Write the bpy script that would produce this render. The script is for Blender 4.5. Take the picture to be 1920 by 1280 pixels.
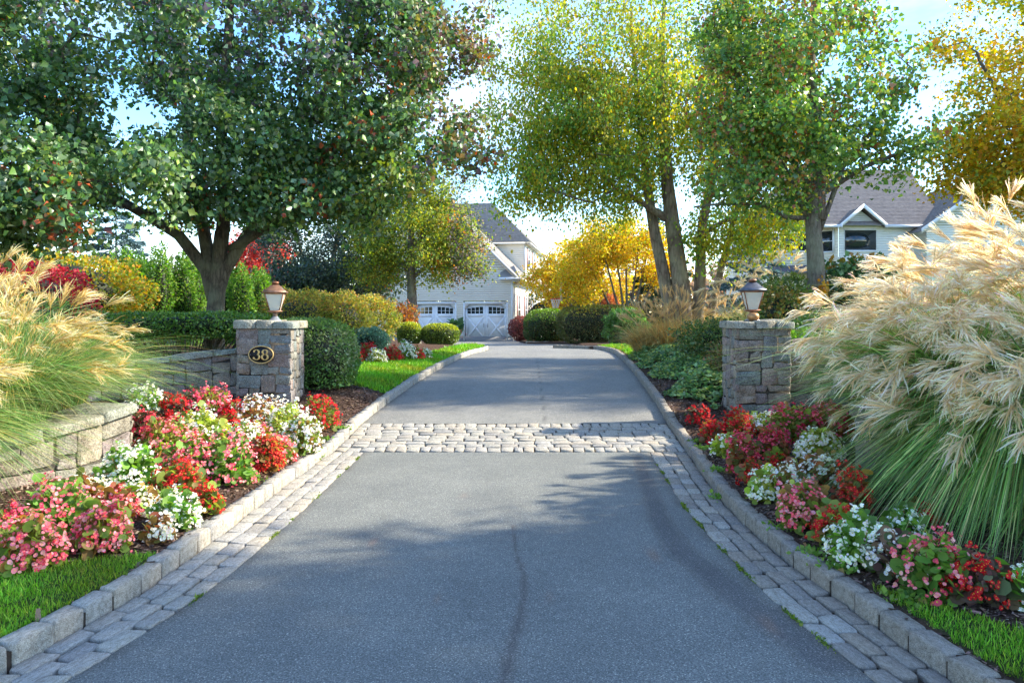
import bpy, math, random
import numpy as np
from mathutils import Vector, Matrix
R = math.radians
for o in list(bpy.data.objects):
    bpy.data.objects.remove(o)
SC = bpy.context.scene
COL = SC.collection
rng = np.random.default_rng(38)
random.seed(38)
H = 1.62; F = 1400.0; HY = 590.0      # eye height, focal length in photo pixels, horizon row

# ------------------------------------------------------------------ camera
cd = bpy.data.cameras.new('camera'); cam = bpy.data.objects.new('camera', cd); COL.objects.link(cam)
cam.location = (0, 0, H); cam.rotation_euler = (R(90), 0, 0)
cd.sensor_width = 36.0; cd.lens = 36.0*F/1920.0; cd.shift_y = (HY-640.0)/1920.0
cd.clip_start = 0.05; cd.clip_end = 2000
SC.camera = cam

# ------------------------------------------------------------------ sky and sun
SUN_EL = R(34); SUN_AZ = R(80)      # azimuth clockwise from +Y (ahead) towards +X (right)
w = bpy.data.worlds.new("World"); SC.world = w; w.use_nodes = True
nt = w.node_tree; nt.nodes.clear()
out = nt.nodes.new('ShaderNodeOutputWorld'); bg = nt.nodes.new('ShaderNodeBackground')
sky = nt.nodes.new('ShaderNodeTexSky'); sky.sky_type = 'NISHITA'; sky.sun_disc = False
sky.sun_elevation = SUN_EL; sky.sun_rotation = SUN_AZ
sky.air_density = 1.0; sky.dust_density = 0.3; sky.ozone_density = 2.4
bg.inputs[1].default_value = 0.15
tc = nt.nodes.new('ShaderNodeTexCoord'); mp = nt.nodes.new('ShaderNodeMapping'); mp.inputs['Scale'].default_value = (1, 1, 2.6)
cn = nt.nodes.new('ShaderNodeTexNoise'); cn.inputs['Scale'].default_value = 2.4; cn.inputs['Detail'].default_value = 6; cn.inputs['Roughness'].default_value = 0.6
cr = nt.nodes.new('ShaderNodeValToRGB'); cr.color_ramp.elements[0].position = 0.48; cr.color_ramp.elements[0].color = (0, 0, 0, 1)
cr.color_ramp.elements[1].position = 0.78; cr.color_ramp.elements[1].color = (0.7, 0.7, 0.7, 1)
mx = nt.nodes.new('ShaderNodeMix'); mx.data_type = 'RGBA'
L = nt.links.new
L(tc.outputs['Generated'], mp.inputs[0]); L(mp.outputs[0], cn.inputs['Vector']); L(cn.outputs[0], cr.inputs[0])
L(cr.outputs[0], mx.inputs[0]); mx.inputs[7].default_value = (3.6, 3.1, 2.4, 1)
hs_ = nt.nodes.new('ShaderNodeHueSaturation'); hs_.inputs['Saturation'].default_value = 1.25; hs_.inputs['Value'].default_value = 0.84; hs_.inputs['Hue'].default_value = 0.503; L(sky.outputs[0], hs_.inputs['Color']); L(hs_.outputs[0], mx.inputs[6])
L(mx.outputs[2], bg.inputs[0]); L(bg.outputs[0], out.inputs[0])
sd = bpy.data.lights.new('sun', 'SUN'); sd.energy = 2.7; sd.angle = R(1.0); sd.color = (1.0, 0.92, 0.76)
sun = bpy.data.objects.new('sun', sd); COL.objects.link(sun)
sdir = Vector((math.sin(SUN_AZ)*math.cos(SUN_EL), math.cos(SUN_AZ)*math.cos(SUN_EL), math.sin(SUN_EL)))
sun.rotation_euler = sdir.to_track_quat('Z', 'Y').to_euler(); sun.location = (20, 20, 30)
SC.view_settings.view_transform = 'Standard'; SC.view_settings.look = 'None'
SC.view_settings.exposure = 2.2; SC.view_settings.gamma = 1.0; SC.view_settings.use_curve_mapping = False
SC.render.engine = 'CYCLES'

# ------------------------------------------------------------------ terrain functions
def ip(pts):
    a = np.array(pts, float)
    return lambda y: np.interp(y, a[:, 0], a[:, 1])
_zp = np.array([(-60, -.35), (-6, -.04), (0, 0), (8.6, 0), (8.95, .02), (9.4, .06), (10.14, .137), (11.43, .25), (13.8, .37), (16, .443), (18.6, .49), (21.3, .505), (24, .50), (30, .36), (36, .22), (44, .09), (60, .09), (500, .09)])
def zg(y): return np.interp(y, _zp[:, 0], _zp[:, 1])
xL = ip([(-60, -9), (-6, -6), (-3, -4.3), (0, -3.25), (2.6, -2.5), (3.4, -2.303), (3.88, -2.213), (4.35, -2.15), (5.4, -2.14), (7, -2.14), (8.35, -2.13), (10.14, -2.05), (11.43, -1.92), (13.8, -1.76), (16, -1.58), (18.6, -1.38), (21.3, -1.14), (23.2, -.84), (24.4, -.75), (25, -.95), (27, -1.8), (30, -2.6), (36, -3.4), (40, -5.5), (44.5, -9), (46, -9.5)])
xR = ip([(-60, 8), (-6, 5), (-3, 3.4), (0, 2.5), (2.5, 2.05), (3.46, 1.915), (4.42, 1.835), (4.8, 1.80), (5.7, 1.79), (6.3, 1.81), (7.25, 1.89), (8.79, 2.06), (10.14, 2.11), (11.43, 2.21), (13.8, 2.38), (16, 2.55), (18.6, 2.75), (21.3, 2.94), (23, 2.95), (24.3, 2.75), (25.5, 2.1), (26.5, 1.4), (27.3, 2.0), (29, 2.6), (34.4, 2.9), (35.4, 1.5), (36, .65), (44.5, .2), (46, .2)])
aL = ip([(-60, -8.6), (-6, -5.6), (-3, -3.9), (0, -2.85), (2.6, -2.15), (3.44, -1.94), (3.85, -1.86), (4.26, -1.80), (4.65, -1.76), (5.2, -1.745), (6.1, -1.73), (7.3, -1.735), (9, -1.742)])
aR = ip([(-60, 7.6), (-6, 4.6), (-3, 2.9), (0, 2.1), (2.5, 1.72), (3.53, 1.57), (3.92, 1.51), (4.34, 1.476), (4.77, 1.458), (5.5, 1.445), (6.37, 1.454), (6.94, 1.49), (7.74, 1.55), (9, 1.63)])
def sst(a, b, x):
    t = np.clip((x-a)/(b-a), 0, 1); return t*t*(3-2*t)
def terr(x, y):
    x = np.asarray(x, float); y = np.asarray(y, float)
    z = zg(y)
    dl = xL(y)-x-.1; dr = x-xR(y)-.1
    bed = sst(3.5, 6, y)*(1-sst(11.5, 14, y))
    zl = z+.09+bed*.17*sst(0, 1.8, dl)+.03*sst(0, .4, dl)+.1*sst(0, 3, dl)*sst(12, 16, y)*(1-sst(22, 28, y))
    zr = z+.09+bed*.12*sst(0, 1.5, dr)+.02*sst(0, .4, dr)+.18*sst(0, 4, dr)*sst(10, 15, y)*(1-sst(22, 28, y))
    far = sst(27, 33, y)
    flat = z
    zz = np.where(dl > 0, zl, np.where(dr > 0, zr, flat))
    return zz
def G(px, py):                       # the spot of ground that a photo pixel shows
    D = np.linspace(2.2, 60, 6000)
    X = (px-960)/F*D; Z = H-(py-HY)/F*D
    k = np.argmax(Z <= terr(X, D)); d = D[k]
    return float(X[k]), float(d), float(terr(X[k], d))
def W(px, py, d): return np.array([(px-960)/F*d, d, H-(py-HY)/F*d])

# ------------------------------------------------------------------ mesh helpers
class MB:
    def __init__(s): s.v = []; s.c = []; s.f = {}; s.n = 0
    def add(s, V, faces, col=None):
        V = np.asarray(V, float).reshape(-1, 3)
        for f in (faces if isinstance(faces, list) else [faces]):
            f = np.asarray(f, int)
            if f.size == 0: continue
            if f.ndim == 1: f = f[None]
            s.f.setdefault(f.shape[1], []).append(f+s.n)
        s.v.append(V); s.n += len(V)
        if col is None: col = (0.5, 0.5, 0.5)
        col = np.asarray(col, float)
        if col.ndim == 1: col = np.tile(col, (len(V), 1))
        s.c.append(col)
        return s
    def box(s, a, b, col=None, M=None):
        a = np.minimum(a, b); b2 = np.maximum(a, b) if False else np.asarray(b, float)
        x0, y0, z0 = a; x1, y1, z1 = np.maximum(a, b2)
        V = np.array([(x0, y0, z0), (x1, y0, z0), (x1, y1, z0), (x0, y1, z0), (x0, y0, z1), (x1, y0, z1), (x1, y1, z1), (x0, y1, z1)])
        if M is not None: V = M(V)
        s.add(V, [np.array([(0, 3, 2, 1), (4, 5, 6, 7), (0, 1, 5, 4), (1, 2, 6, 5), (2, 3, 7, 6), (3, 0, 4, 7)])], col)
        return s
    def bar(s, p, q, w, col=None, sides=4, r2=None):
        return s.tube(np.array([p, q], float), [w, r2 if r2 is not None else w], sides, col)
    def tube(s, P, rad, sides=6, col=None, cap=True):
        P = np.asarray(P, float); n = len(P); rad = np.asarray(rad, float)*np.ones(n)
        T = np.gradient(P, axis=0); T /= np.linalg.norm(T, axis=1)[:, None]+1e-9
        ref = np.array([0.0, 0, 1.0]) if abs(T[0][2]) < .8 else np.array([1.0, 0, 0])
        A = np.cross(T, ref); A /= np.linalg.norm(A, axis=1)[:, None]+1e-9
        B = np.cross(T, A)
        th = np.arange(sides)*2*np.pi/sides+np.pi/sides
        V = P[:, None]+rad[:, None, None]*(np.cos(th)[None, :, None]*A[:, None]+np.sin(th)[None, :, None]*B[:, None])
        i = np.arange(n-1)[:, None]*sides; j = np.arange(sides)[None]; k = (j+1) % sides
        Q = np.stack([i+j, i+k, i+sides+k, i+sides+j], -1).reshape(-1, 4)
        fs = [Q]
        if cap: fs += [np.arange(sides)[None, ::-1], ((n-1)*sides+np.arange(sides))[None]]
        s.add(V.reshape(-1, 3), fs, col); return s
    def lathe(s, prof, c, sides=16, col=None, square=False, rot=0):
        prof = np.array(prof, float); n = len(prof)
        th = np.arange(sides)*2*np.pi/sides+rot
        V = np.zeros((n, sides, 3)); V[..., 0] = prof[:, 0:1]*np.cos(th); V[..., 1] = prof[:, 0:1]*np.sin(th); V[..., 2] = prof[:, 1:2]
        V += np.array(c)
        i = np.arange(n-1)[:, None]*sides; j = np.arange(sides)[None]; k = (j+1) % sides
        s.add(V.reshape(-1, 3), [np.stack([i+j, i+k, i+sides+k, i+sides+j], -1).reshape(-1, 4), np.arange(sides)[None, ::-1], ((n-1)*sides+np.arange(sides))[None]], col); return s
    def mesh(s, name, mat, off=(0, 0, 0), smooth=False):
        me = bpy.data.meshes.new(name)
        V = np.concatenate(s.v)-np.asarray(off, float); me.vertices.add(len(V)); me.vertices.foreach_set('co', V.astype(np.float32).ravel())
        loops = []; starts = []; p = 0
        for k, fl in s.f.items():
            fa = np.concatenate(fl); loops.append(fa.ravel()); starts.append(p+np.arange(len(fa))*k); p += fa.size
        loops = np.concatenate(loops); starts = np.concatenate(starts)
        me.loops.add(len(loops)); me.loops.foreach_set('vertex_index', loops.astype(np.int32))
        me.polygons.add(len(starts)); me.polygons.foreach_set('loop_start', starts.astype(np.int32))
        ca = me.color_attributes.new('Col', 'FLOAT_COLOR', 'POINT')
        C = np.concatenate(s.c); C = np.concatenate([C, np.ones((len(C), 1))], 1); ca.data.foreach_set('color', C.astype(np.float32).ravel())
        if smooth: me.polygons.foreach_set('use_smooth', np.ones(len(starts), bool))
        me.update(calc_edges=True); me.validate(clean_customdata=False)
        for m in (mat if isinstance(mat, (list, tuple)) else [mat]): me.materials.append(m)
        return me
    def obj(s, name, mat, parent=None, smooth=False, kind=None, label=None):
        off = parent['_o'] if parent is not None and '_o' in parent else (0, 0, 0)
        o = bpy.data.objects.new(name, s.mesh(name, mat, off, smooth)); COL.objects.link(o)
        if parent is not None: o.parent = parent
        if kind: o['kind'] = kind
        if label: o['label'] = label
        return o
def thing(name, label, cat, loc=(0, 0, 0), group=None):
    o = bpy.data.objects.new(name, None); COL.objects.link(o); o.location = loc; o.empty_display_size = .2
    o['label'] = label; o['category'] = cat; o['_o'] = [float(a) for a in loc]
    if group: o['group'] = group
    return o
def tag(o, label, cat, group=None):
    o['label'] = label; o['category'] = cat
    if group: o['group'] = group
    return o

# ------------------------------------------------------------------ materials
def newmat(name):
    m = bpy.data.materials.new(name); m.use_nodes = True; n = m.node_tree
    for x in list(n.nodes): n.nodes.remove(x)
    o = n.nodes.new('ShaderNodeOutputMaterial'); b = n.nodes.new('ShaderNodeBsdfPrincipled'); n.links.new(b.outputs[0], o.inputs[0])
    return m, n, b, o
def node(n, t, **kw):
    x = n.nodes.new(t)
    for k, v in kw.items():
        if k.startswith('i_'): x.inputs[k[2:].replace('_', ' ')].default_value = v
        else: setattr(x, k, v)
    return x
def ramp(n, src, stops):
    r = n.nodes.new('ShaderNodeValToRGB'); e = r.color_ramp.elements
    while len(e) > 1: e.remove(e[-1])
    e[0].position = stops[0][0]; e[0].color = (*stops[0][1], 1)
    for p, c in stops[1:]:
        q = e.new(p); q.color = (*c, 1)
    n.links.new(src, r.inputs[0]); return r.outputs[0]
def mixc(n, f, a, b, bt='MIX'):
    m = n.nodes.new('ShaderNodeMix'); m.data_type = 'RGBA'; m.blend_type = bt
    for s_, i in ((f, 0), (a, 6), (b, 7)):
        if hasattr(s_, 'links') or isinstance(s_, bpy.types.NodeSocket): n.links.new(s_, m.inputs[i])
        else: m.inputs[i].default_value = s_ if i == 0 else (*s_, 1)
    return m.outputs[2]
def leafmat(name, rough=.45, transl=.4, spec=.4, sat=1.0):
    m, n, b, o = newmat(name); n.nodes.remove(b)
    a = node(n, 'ShaderNodeAttribute', attribute_name='Col')
    p = n.nodes.new('ShaderNodeBsdfPrincipled'); p.inputs['Roughness'].default_value = rough; p.inputs['Specular IOR Level'].default_value = spec
    t = n.nodes.new('ShaderNodeBsdfTranslucent')
    hs = node(n, 'ShaderNodeHueSaturation'); hs.inputs['Saturation'].default_value = 1.15; hs.inputs['Value'].default_value = 1.5
    n.links.new(a.outputs[0], hs.inputs['Color']); n.links.new(hs.outputs[0], t.inputs[0]); n.links.new(a.outputs[0], p.inputs[0])
    mi = n.nodes.new('ShaderNodeMixShader'); mi.inputs[0].default_value = transl
    n.links.new(p.outputs[0], mi.inputs[1]); n.links.new(t.outputs[0], mi.inputs[2]); n.links.new(mi.outputs[0], o.inputs[0])
    return m
def colmat(name, rough=.6, spec=.3, metal=0, bump=0, bs=60, var=.0, vs=6):
    m, n, b, o = newmat(name)
    a = node(n, 'ShaderNodeAttribute', attribute_name='Col'); c = a.outputs[0]
    t = node(n, 'ShaderNodeTexCoord')
    if var:
        nz = node(n, 'ShaderNodeTexNoise', i_Scale=vs, i_Detail=6.0); n.links.new(t.outputs['Object'], nz.inputs['Vector'])
        g = ramp(n, nz.outputs[0], [(.3, (1-var,)*3), (.7, (1+var,)*3)]); c = mixc(n, 1.0, c, g, 'MULTIPLY')
    n.links.new(c, b.inputs[0]); b.inputs['Roughness'].default_value = rough; b.inputs['Specular IOR Level'].default_value = spec; b.inputs['Metallic'].default_value = metal
    if bump:
        nz = node(n, 'ShaderNodeTexNoise', i_Scale=bs, i_Detail=4.0); n.links.new(t.outputs['Object'], nz.inputs['Vector'])
        bp = node(n, 'ShaderNodeBump', i_Strength=bump, i_Distance=.01); n.links.new(nz.outputs[0], bp.inputs['Height']); n.links.new(bp.outputs[0], b.inputs['Normal'])
    return m
M = {}
M['leaf'] = leafmat('leaf_glossy', .38, .30, .5)
M['leaf_soft'] = leafmat('leaf_soft', .55, .45, .3)
M['petal'] = leafmat('petal', .6, .35, .2)
M['blade'] = leafmat('grass_blade', .5, .35, .3)
M['plume'] = leafmat('plume', .7, .55, .15)
M['needle'] = leafmat('needle', .6, .2, .3)
M['paint'] = colmat('paint', .5, .3, var=.05, vs=3)
M['metal'] = colmat('aged_metal', .45, .5, .55, bump=.25, bs=40, var=.3, vs=14)
M['plain'] = colmat('plain', .6, .3)
def barkmat(name, c1, c2, c3, sc=14):
    m, n, b, o = newmat(name); t = node(n, 'ShaderNodeTexCoord'); mp_ = node(n, 'ShaderNodeMapping'); mp_.inputs['Scale'].default_value = (1, 1, .22)
    n.links.new(t.outputs['Object'], mp_.inputs[0])
    v = node(n, 'ShaderNodeTexVoronoi', i_Scale=sc*1.6, feature='DISTANCE_TO_EDGE'); nz = node(n, 'ShaderNodeTexNoise', i_Scale=sc*1.2, i_Detail=8.0, i_Roughness=.7)
    n2 = node(n, 'ShaderNodeTexNoise', i_Scale=2.5, i_Detail=5.0)
    n.links.new(mp_.outputs[0], nz.inputs['Vector']); n.links.new(t.outputs['Object'], n2.inputs['Vector'])
    dv = mixc(n, .12, mp_.outputs[0], nz.outputs[1]); n.links.new(dv, v.inputs['Vector'])
    c = ramp(n, v.outputs[0], [(0, c1), (.18, c2), (.6, c3)]); c = mixc(n, ramp(n, nz.outputs[0], [(.35, (0, 0, 0)), (.7, (.7, .7, .7))]), c, c2)
    c = mixc(n, ramp(n, n2.outputs[0], [(.45, (0, 0, 0)), (.65, (.5, .5, .5))]), c, tuple(a*1.3 for a in (c3[0]*.8, c3[1], c3[2]*.8)))
    n.links.new(c, b.inputs[0]); b.inputs['Roughness'].default_value = .9; b.inputs['Specular IOR Level'].default_value = .15
    bp = node(n, 'ShaderNodeBump', i_Strength=.8, i_Distance=.03); ma = node(n, 'ShaderNodeMath', operation='ADD'); n.links.new(v.outputs[0], ma.inputs[0]); n.links.new(nz.outputs[0], ma.inputs[1])
    n.links.new(ma.outputs[0], bp.inputs['Height']); n.links.new(bp.outputs[0], b.inputs['Normal'])
    return m
M['bark_dark'] = barkmat('bark_dark', (.045, .036, .03), (.15, .125, .10), (.26, .22, .185))
M['bark_grey'] = barkmat('bark_grey', (.06, .05, .04), (.19, .16, .13), (.28, .24, .20))
M['bark_birch'] = barkmat('bark_birch', (.08, .055, .04), (.25, .18, .135), (.38, .29, .23), 8)
def stonemat(name, stops, speck=.5, bump=.5, sc=1.0, dark=(.05, .045, .04)):
    m, n, b, o = newmat(name); oi = node(n, 'ShaderNodeObjectInfo'); t = node(n, 'ShaderNodeTexCoord')
    ad = node(n, 'ShaderNodeVectorMath', operation='MULTIPLY_ADD'); n.links.new(oi.outputs['Random'], ad.inputs[0]); ad.inputs[1].default_value = (37, 91, 53); n.links.new(t.outputs['Object'], ad.inputs[2])
    base = ramp(n, oi.outputs['Random'], stops)
    n1 = node(n, 'ShaderNodeTexNoise', i_Scale=7*sc, i_Detail=8.0, i_Roughness=.65); n.links.new(ad.outputs[0], n1.inputs['Vector'])
    n2 = node(n, 'ShaderNodeTexNoise', i_Scale=75*sc, i_Detail=3.0, i_Roughness=.6); n.links.new(ad.outputs[0], n2.inputs['Vector'])
    n3 = node(n, 'ShaderNodeTexNoise', i_Scale=28*sc, i_Detail=5.0, i_Roughness=.6); n.links.new(ad.outputs[0], n3.inputs['Vector'])
    c = mixc(n, 1.0, base, ramp(n, n1.outputs[0], [(.3, (.6, .56, .52)), (.5, (.92, .92, .91)), (.7, (1.22, 1.22, 1.24))]), 'MULTIPLY')
    c = mixc(n, 1.0, c, ramp(n, n2.outputs[0], [(.36, (1-speck*1.15,)*3), (.5, (1, 1, 1)), (.64, (1+speck*.6,)*3)]), 'MULTIPLY')
    c = mixc(n, ramp(n, n3.outputs[0], [(.58, (0, 0, 0)), (.72, (.5, .5, .5))]), c, dark)
    n.links.new(c, b.inputs[0]); b.inputs['Roughness'].default_value = .85; b.inputs['Specular IOR Level'].default_value = .25
    h = node(n, 'ShaderNodeMath', operation='ADD'); n.links.new(n1.outputs[0], h.inputs[0]); n.links.new(n3.outputs[0], h.inputs[1])
    bp = node(n, 'ShaderNodeBump', i_Strength=bump, i_Distance=.02); n.links.new(h.outputs[0], bp.inputs['Height']); n.links.new(bp.outputs[0], b.inputs['Normal'])
    return m
M['granite'] = stonemat('granite_block', [(0, (.44, .41, .355)), (.3, (.52, .48, .395)), (.55, (.47, .445, .40)), (.8, (.53, .46, .36)), (1, (.38, .36, .33))], .6, .6)
M['granite_r'] = stonemat('granite_block_worn', [(0, (.34, .30, .245)), (.35, (.40, .35, .285)), (.7, (.33, .30, .265)), (1, (.42, .345, .26))], .6, .6, dark=(.07, .06, .03))
M['fieldstone'] = stonemat('fieldstone', [(0, (.31, .27, .20)), (.14, (.22, .24, .24)), (.28, (.33, .25, .21)), (.4, (.31, .29, .25)), (.52, (.27, .21, .20)), (.64, (.22, .25, .23)), (.75, (.36, .31, .23)), (.88, (.30, .24, .19)), (1, (.26, .25, .20))], .4, .9)
M['capstone'] = stonemat('capstone', [(0, (.36, .33, .26)), (.5, (.28, .31, .27)), (1, (.40, .35, .26))], .4, 1.0)
def mortar(name, c1, c2, sc=40):
    m, n, b, o = newmat(name); t = node(n, 'ShaderNodeTexCoord')
    n1 = node(n, 'ShaderNodeTexNoise', i_Scale=float(sc), i_Detail=6.0); n.links.new(t.outputs['Object'], n1.inputs['Vector'])
    n2 = node(n, 'ShaderNodeTexNoise', i_Scale=sc*.06, i_Detail=4.0); n.links.new(t.outputs['Object'], n2.inputs['Vector'])
    c = ramp(n, n1.outputs[0], [(.3, c1), (.7, c2)]); c = mixc(n, 1.0, c, ramp(n, n2.outputs[0], [(.3, (.7, .7, .7)), (.7, (1.25, 1.22, 1.15))]), 'MULTIPLY')
    n.links.new(c, b.inputs[0]); b.inputs['Roughness'].default_value = .95; b.inputs['Specular IOR Level'].default_value = .1
    bp = node(n, 'ShaderNodeBump', i_Strength=.6, i_Distance=.02); n.links.new(n1.outputs[0], bp.inputs['Height']); n.links.new(bp.outputs[0], b.inputs['Normal'])
    return m
M['joint'] = mortar('joint_sand', (.04, .03, .022), (.09, .07, .053))
M['mortar'] = mortar('wall_mortar', (.045, .04, .035), (.10, .09, .08))
# ground: mulch and lawn soil by attribute
m, n, b, o = newmat('ground'); M['ground'] = m
t = node(n, 'ShaderNodeTexCoord'); at = node(n, 'ShaderNodeAttribute', attribute_name='Col')
n1 = node(n, 'ShaderNodeTexNoise', i_Scale=60.0, i_Detail=8.0, i_Roughness=.75); n.links.new(t.outputs['Object'], n1.inputs['Vector'])
n2 = node(n, 'ShaderNodeTexNoise', i_Scale=2.2, i_Detail=5.0); n.links.new(t.outputs['Object'], n2.inputs['Vector'])
c = mixc(n, 1.0, at.outputs[0], ramp(n, n1.outputs[0], [(.3, (.5, .48, .45)), (.5, (1, 1, 1)), (.72, (1.7, 1.6, 1.5))]), 'MULTIPLY')
c = mixc(n, 1.0, c, ramp(n, n2.outputs[0], [(.3, (.8, .8, .8)), (.7, (1.2, 1.2, 1.15))]), 'MULTIPLY')
n.links.new(c, b.inputs[0]); b.inputs['Roughness'].default_value = 1.0; b.inputs['Specular IOR Level'].default_value = .1
bp = node(n, 'ShaderNodeBump', i_Strength=.8, i_Distance=.03); n.links.new(n1.outputs[0], bp.inputs['Height']); n.links.new(bp.outputs[0], b.inputs['Normal'])
# asphalt
m, n, b, o = newmat('asphalt'); M['asphalt'] = m
t = node(n, 'ShaderNodeTexCoord'); at = node(n, 'ShaderNodeAttribute', attribute_name='Col')
v = node(n, 'ShaderNodeTexVoronoi', i_Scale=210.0); n.links.new(t.outputs['Object'], v.inputs['Vector'])
v2 = node(n, 'ShaderNodeTexNoise', i_Scale=95.0, i_Detail=5.0, i_Roughness=.7); n.links.new(t.outputs['Object'], v2.inputs['Vector'])
n2 = node(n, 'ShaderNodeTexNoise', i_Scale=1.3, i_Detail=7.0, i_Roughness=.6); n.links.new(t.outputs['Object'], n2.inputs['Vector'])
n3 = node(n, 'ShaderNodeTexNoise', i_Scale=14.0, i_Detail=5.0, i_Roughness=.6); n.links.new(t.outputs['Object'], n3.inputs['Vector'])
sep = node(n, 'ShaderNodeSeparateColor'); n.links.new(v.outputs['Color'], sep.inputs[0])
c = mixc(n, 1.0, at.outputs[0], ramp(n, sep.outputs[0], [(0, (.6, .6, .6)), (.55, (.97, .97, .97)), (.93, (1.25, 1.25, 1.25)), (.965, (2.2, 2.1, 2.0)), (1, (2.8, 2.7, 2.5))]), 'MULTIPLY')
c = mixc(n, 1.0, c, ramp(n, v2.outputs[0], [(.32, (.45, .45, .46)), (.5, (.97, .97, .97)), (.68, (1.6, 1.58, 1.55))]), 'MULTIPLY')
c = mixc(n, 1.0, c, ramp(n, n2.outputs[0], [(.3, (.85, .85, .86)), (.7, (1.17, 1.15, 1.12))]), 'MULTIPLY')
c = mixc(n, 1.0, c, ramp(n, n3.outputs[0], [(.3, (.92, .92, .92)), (.7, (1.08, 1.08, 1.08))]), 'MULTIPLY')
n.links.new(c, b.inputs[0]); b.inputs['Roughness'].default_value = .75; b.inputs['Specular IOR Level'].default_value = .35
bp = node(n, 'ShaderNodeBump', i_Strength=.5, i_Distance=.006); n.links.new(v.outputs[0], bp.inputs['Height']); n.links.new(bp.outputs[0], b.inputs['Normal'])
m, n, b, o = newmat('window_glass'); M['glass'] = m; b.inputs[0].default_value = (.02, .028, .03, 1); b.inputs['Roughness'].default_value = .05; b.inputs['Specular IOR Level'].default_value = .9
m, n, b, o = newmat('lamp_glass'); M['lampglass'] = m; b.inputs[0].default_value = (.85, .82, .72, 1); b.inputs['Roughness'].default_value = .25; b.inputs['Transmission Weight'].default_value = .45; b.inputs['IOR'].default_value = 1.1
m, n, b, o = newmat('acrylic'); M['acrylic'] = m; b.inputs[0].default_value = (.8, .85, .85, 1); b.inputs['Roughness'].default_value = .1; b.inputs['Alpha'].default_value = .35

# ------------------------------------------------------------------ ground
def lawn_mask(x, y):
    x = np.asarray(x, float); y = np.asarray(y, float)
    wob = .05*np.sin(x*7+y*3)+.03*np.sin(x*17-y*11)
    nl = (x < xL(y)-.12) & (y < 4.86+(x+2.2)*.5+.12*np.sin((x+2.2)*2.2)+wob*.4)
    nr = (x > xR(y)+.16) & (y < 4.24-(x-1.985)*1.45+wob*.3)
    ml = (x < xL(y)-.12) & (y > 11.9+np.clip(-2.1-x, 0, 3)*.85+wob) & (y < 17.9+np.clip(x+2.3, 0, 1)*9+wob)
    mr = (x > xR(y)+.2) & (y > 18.6+wob) & (y < 24.6) & (x < 9)
    far = (y > 48) | (x < -9.5) | (x > 14) | (y < 2.2)*(np.abs(x) > 3.2)
    return nl | nr | ml | mr | far
ys = np.concatenate([[-300, -120, -60, -30, -15], np.arange(-8, 2, .5), np.arange(2, 26, .09), np.arange(26, 50, .5), [52, 60, 75, 100, 150, 250, 420]])
offs = np.concatenate([np.arange(0, 3, .08), np.arange(3, 8, .3), [9, 10.5, 12, 14, 17, 22, 30, 45, 80, 150, 300]])
rows = []
for y in ys:
    l = xL(y)-.06; r = xR(y)+.06; z = float(zg(y))
    xs_l = (l-offs)[::-1]; xs_r = r+offs
    zl = terr(np.minimum(xs_l, l-.05), y+0*xs_l); zr = terr(np.maximum(xs_r, r+.05), y+0*xs_r)
    x = np.concatenate([xs_l, [l+.002, r-.002], xs_r]); zz = np.concatenate([zl, [z-.05, z-.05], zr])
    rows.append(np.stack([x, np.full_like(x, y), zz], 1))
V = np.array(rows); nr_, nc = V.shape[:2]
i = np.arange(nr_-1)[:, None]*nc; j = np.arange(nc-1)[None]
Q = np.stack([i+j, i+j+1, i+nc+j+1, i+nc+j], -1).reshape(-1, 4)
P = V.reshape(-1, 3).copy()
lm = lawn_mask(P[:, 0], P[:, 1])
P[:, 2] += np.where((np.abs(P[:, 0]) < 12) & (P[:, 1] < 26) & (P[:, 2] > zg(P[:, 1])), rng.normal(0, .006, len(P)), 0)
C = np.where(lm[:, None], (.045, .075, .018), (.085, .052, .036))
MB().add(P, [Q], C).obj('ground', M['ground'], smooth=True, kind='structure')

# driveway
def strip(ys, l, r, nx, z, colf, name, mat):
    y = ys[:, None]+np.zeros(nx)[None]; u = np.linspace(0, 1, nx)[None]
    x = l(ys)[:, None]*(1-u)+r(ys)[:, None]*u
    P = np.stack([x, y, zg(y)+z], -1).reshape(-1, 3)
    i = np.arange(len(ys)-1)[:, None]*nx; j = np.arange(nx-1)[None]
    return P, np.stack([i+j, i+j+1, i+nx+j+1, i+nx+j], -1).reshape(-1, 4), colf(P)
def dist_poly(P, pts):
    d = np.full(len(P), 9.0); tt = np.zeros(len(P)); pts = np.array(pts, float); n_ = len(pts)-1
    for k in range(n_):
        a, b_ = pts[k], pts[k+1]; ab = b_-a; t_ = np.clip(((P[:, :2]-a)@ab)/(ab@ab), 0, 1)
        dd = np.linalg.norm(P[:, :2]-a-t_[:, None]*ab, axis=1); s_ = dd < d; d[s_] = dd[s_]; tt[s_] = (k+t_[s_])/n_
    return d, tt
def g2(*pp): return [G(*p)[:2] for p in pp]
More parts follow.
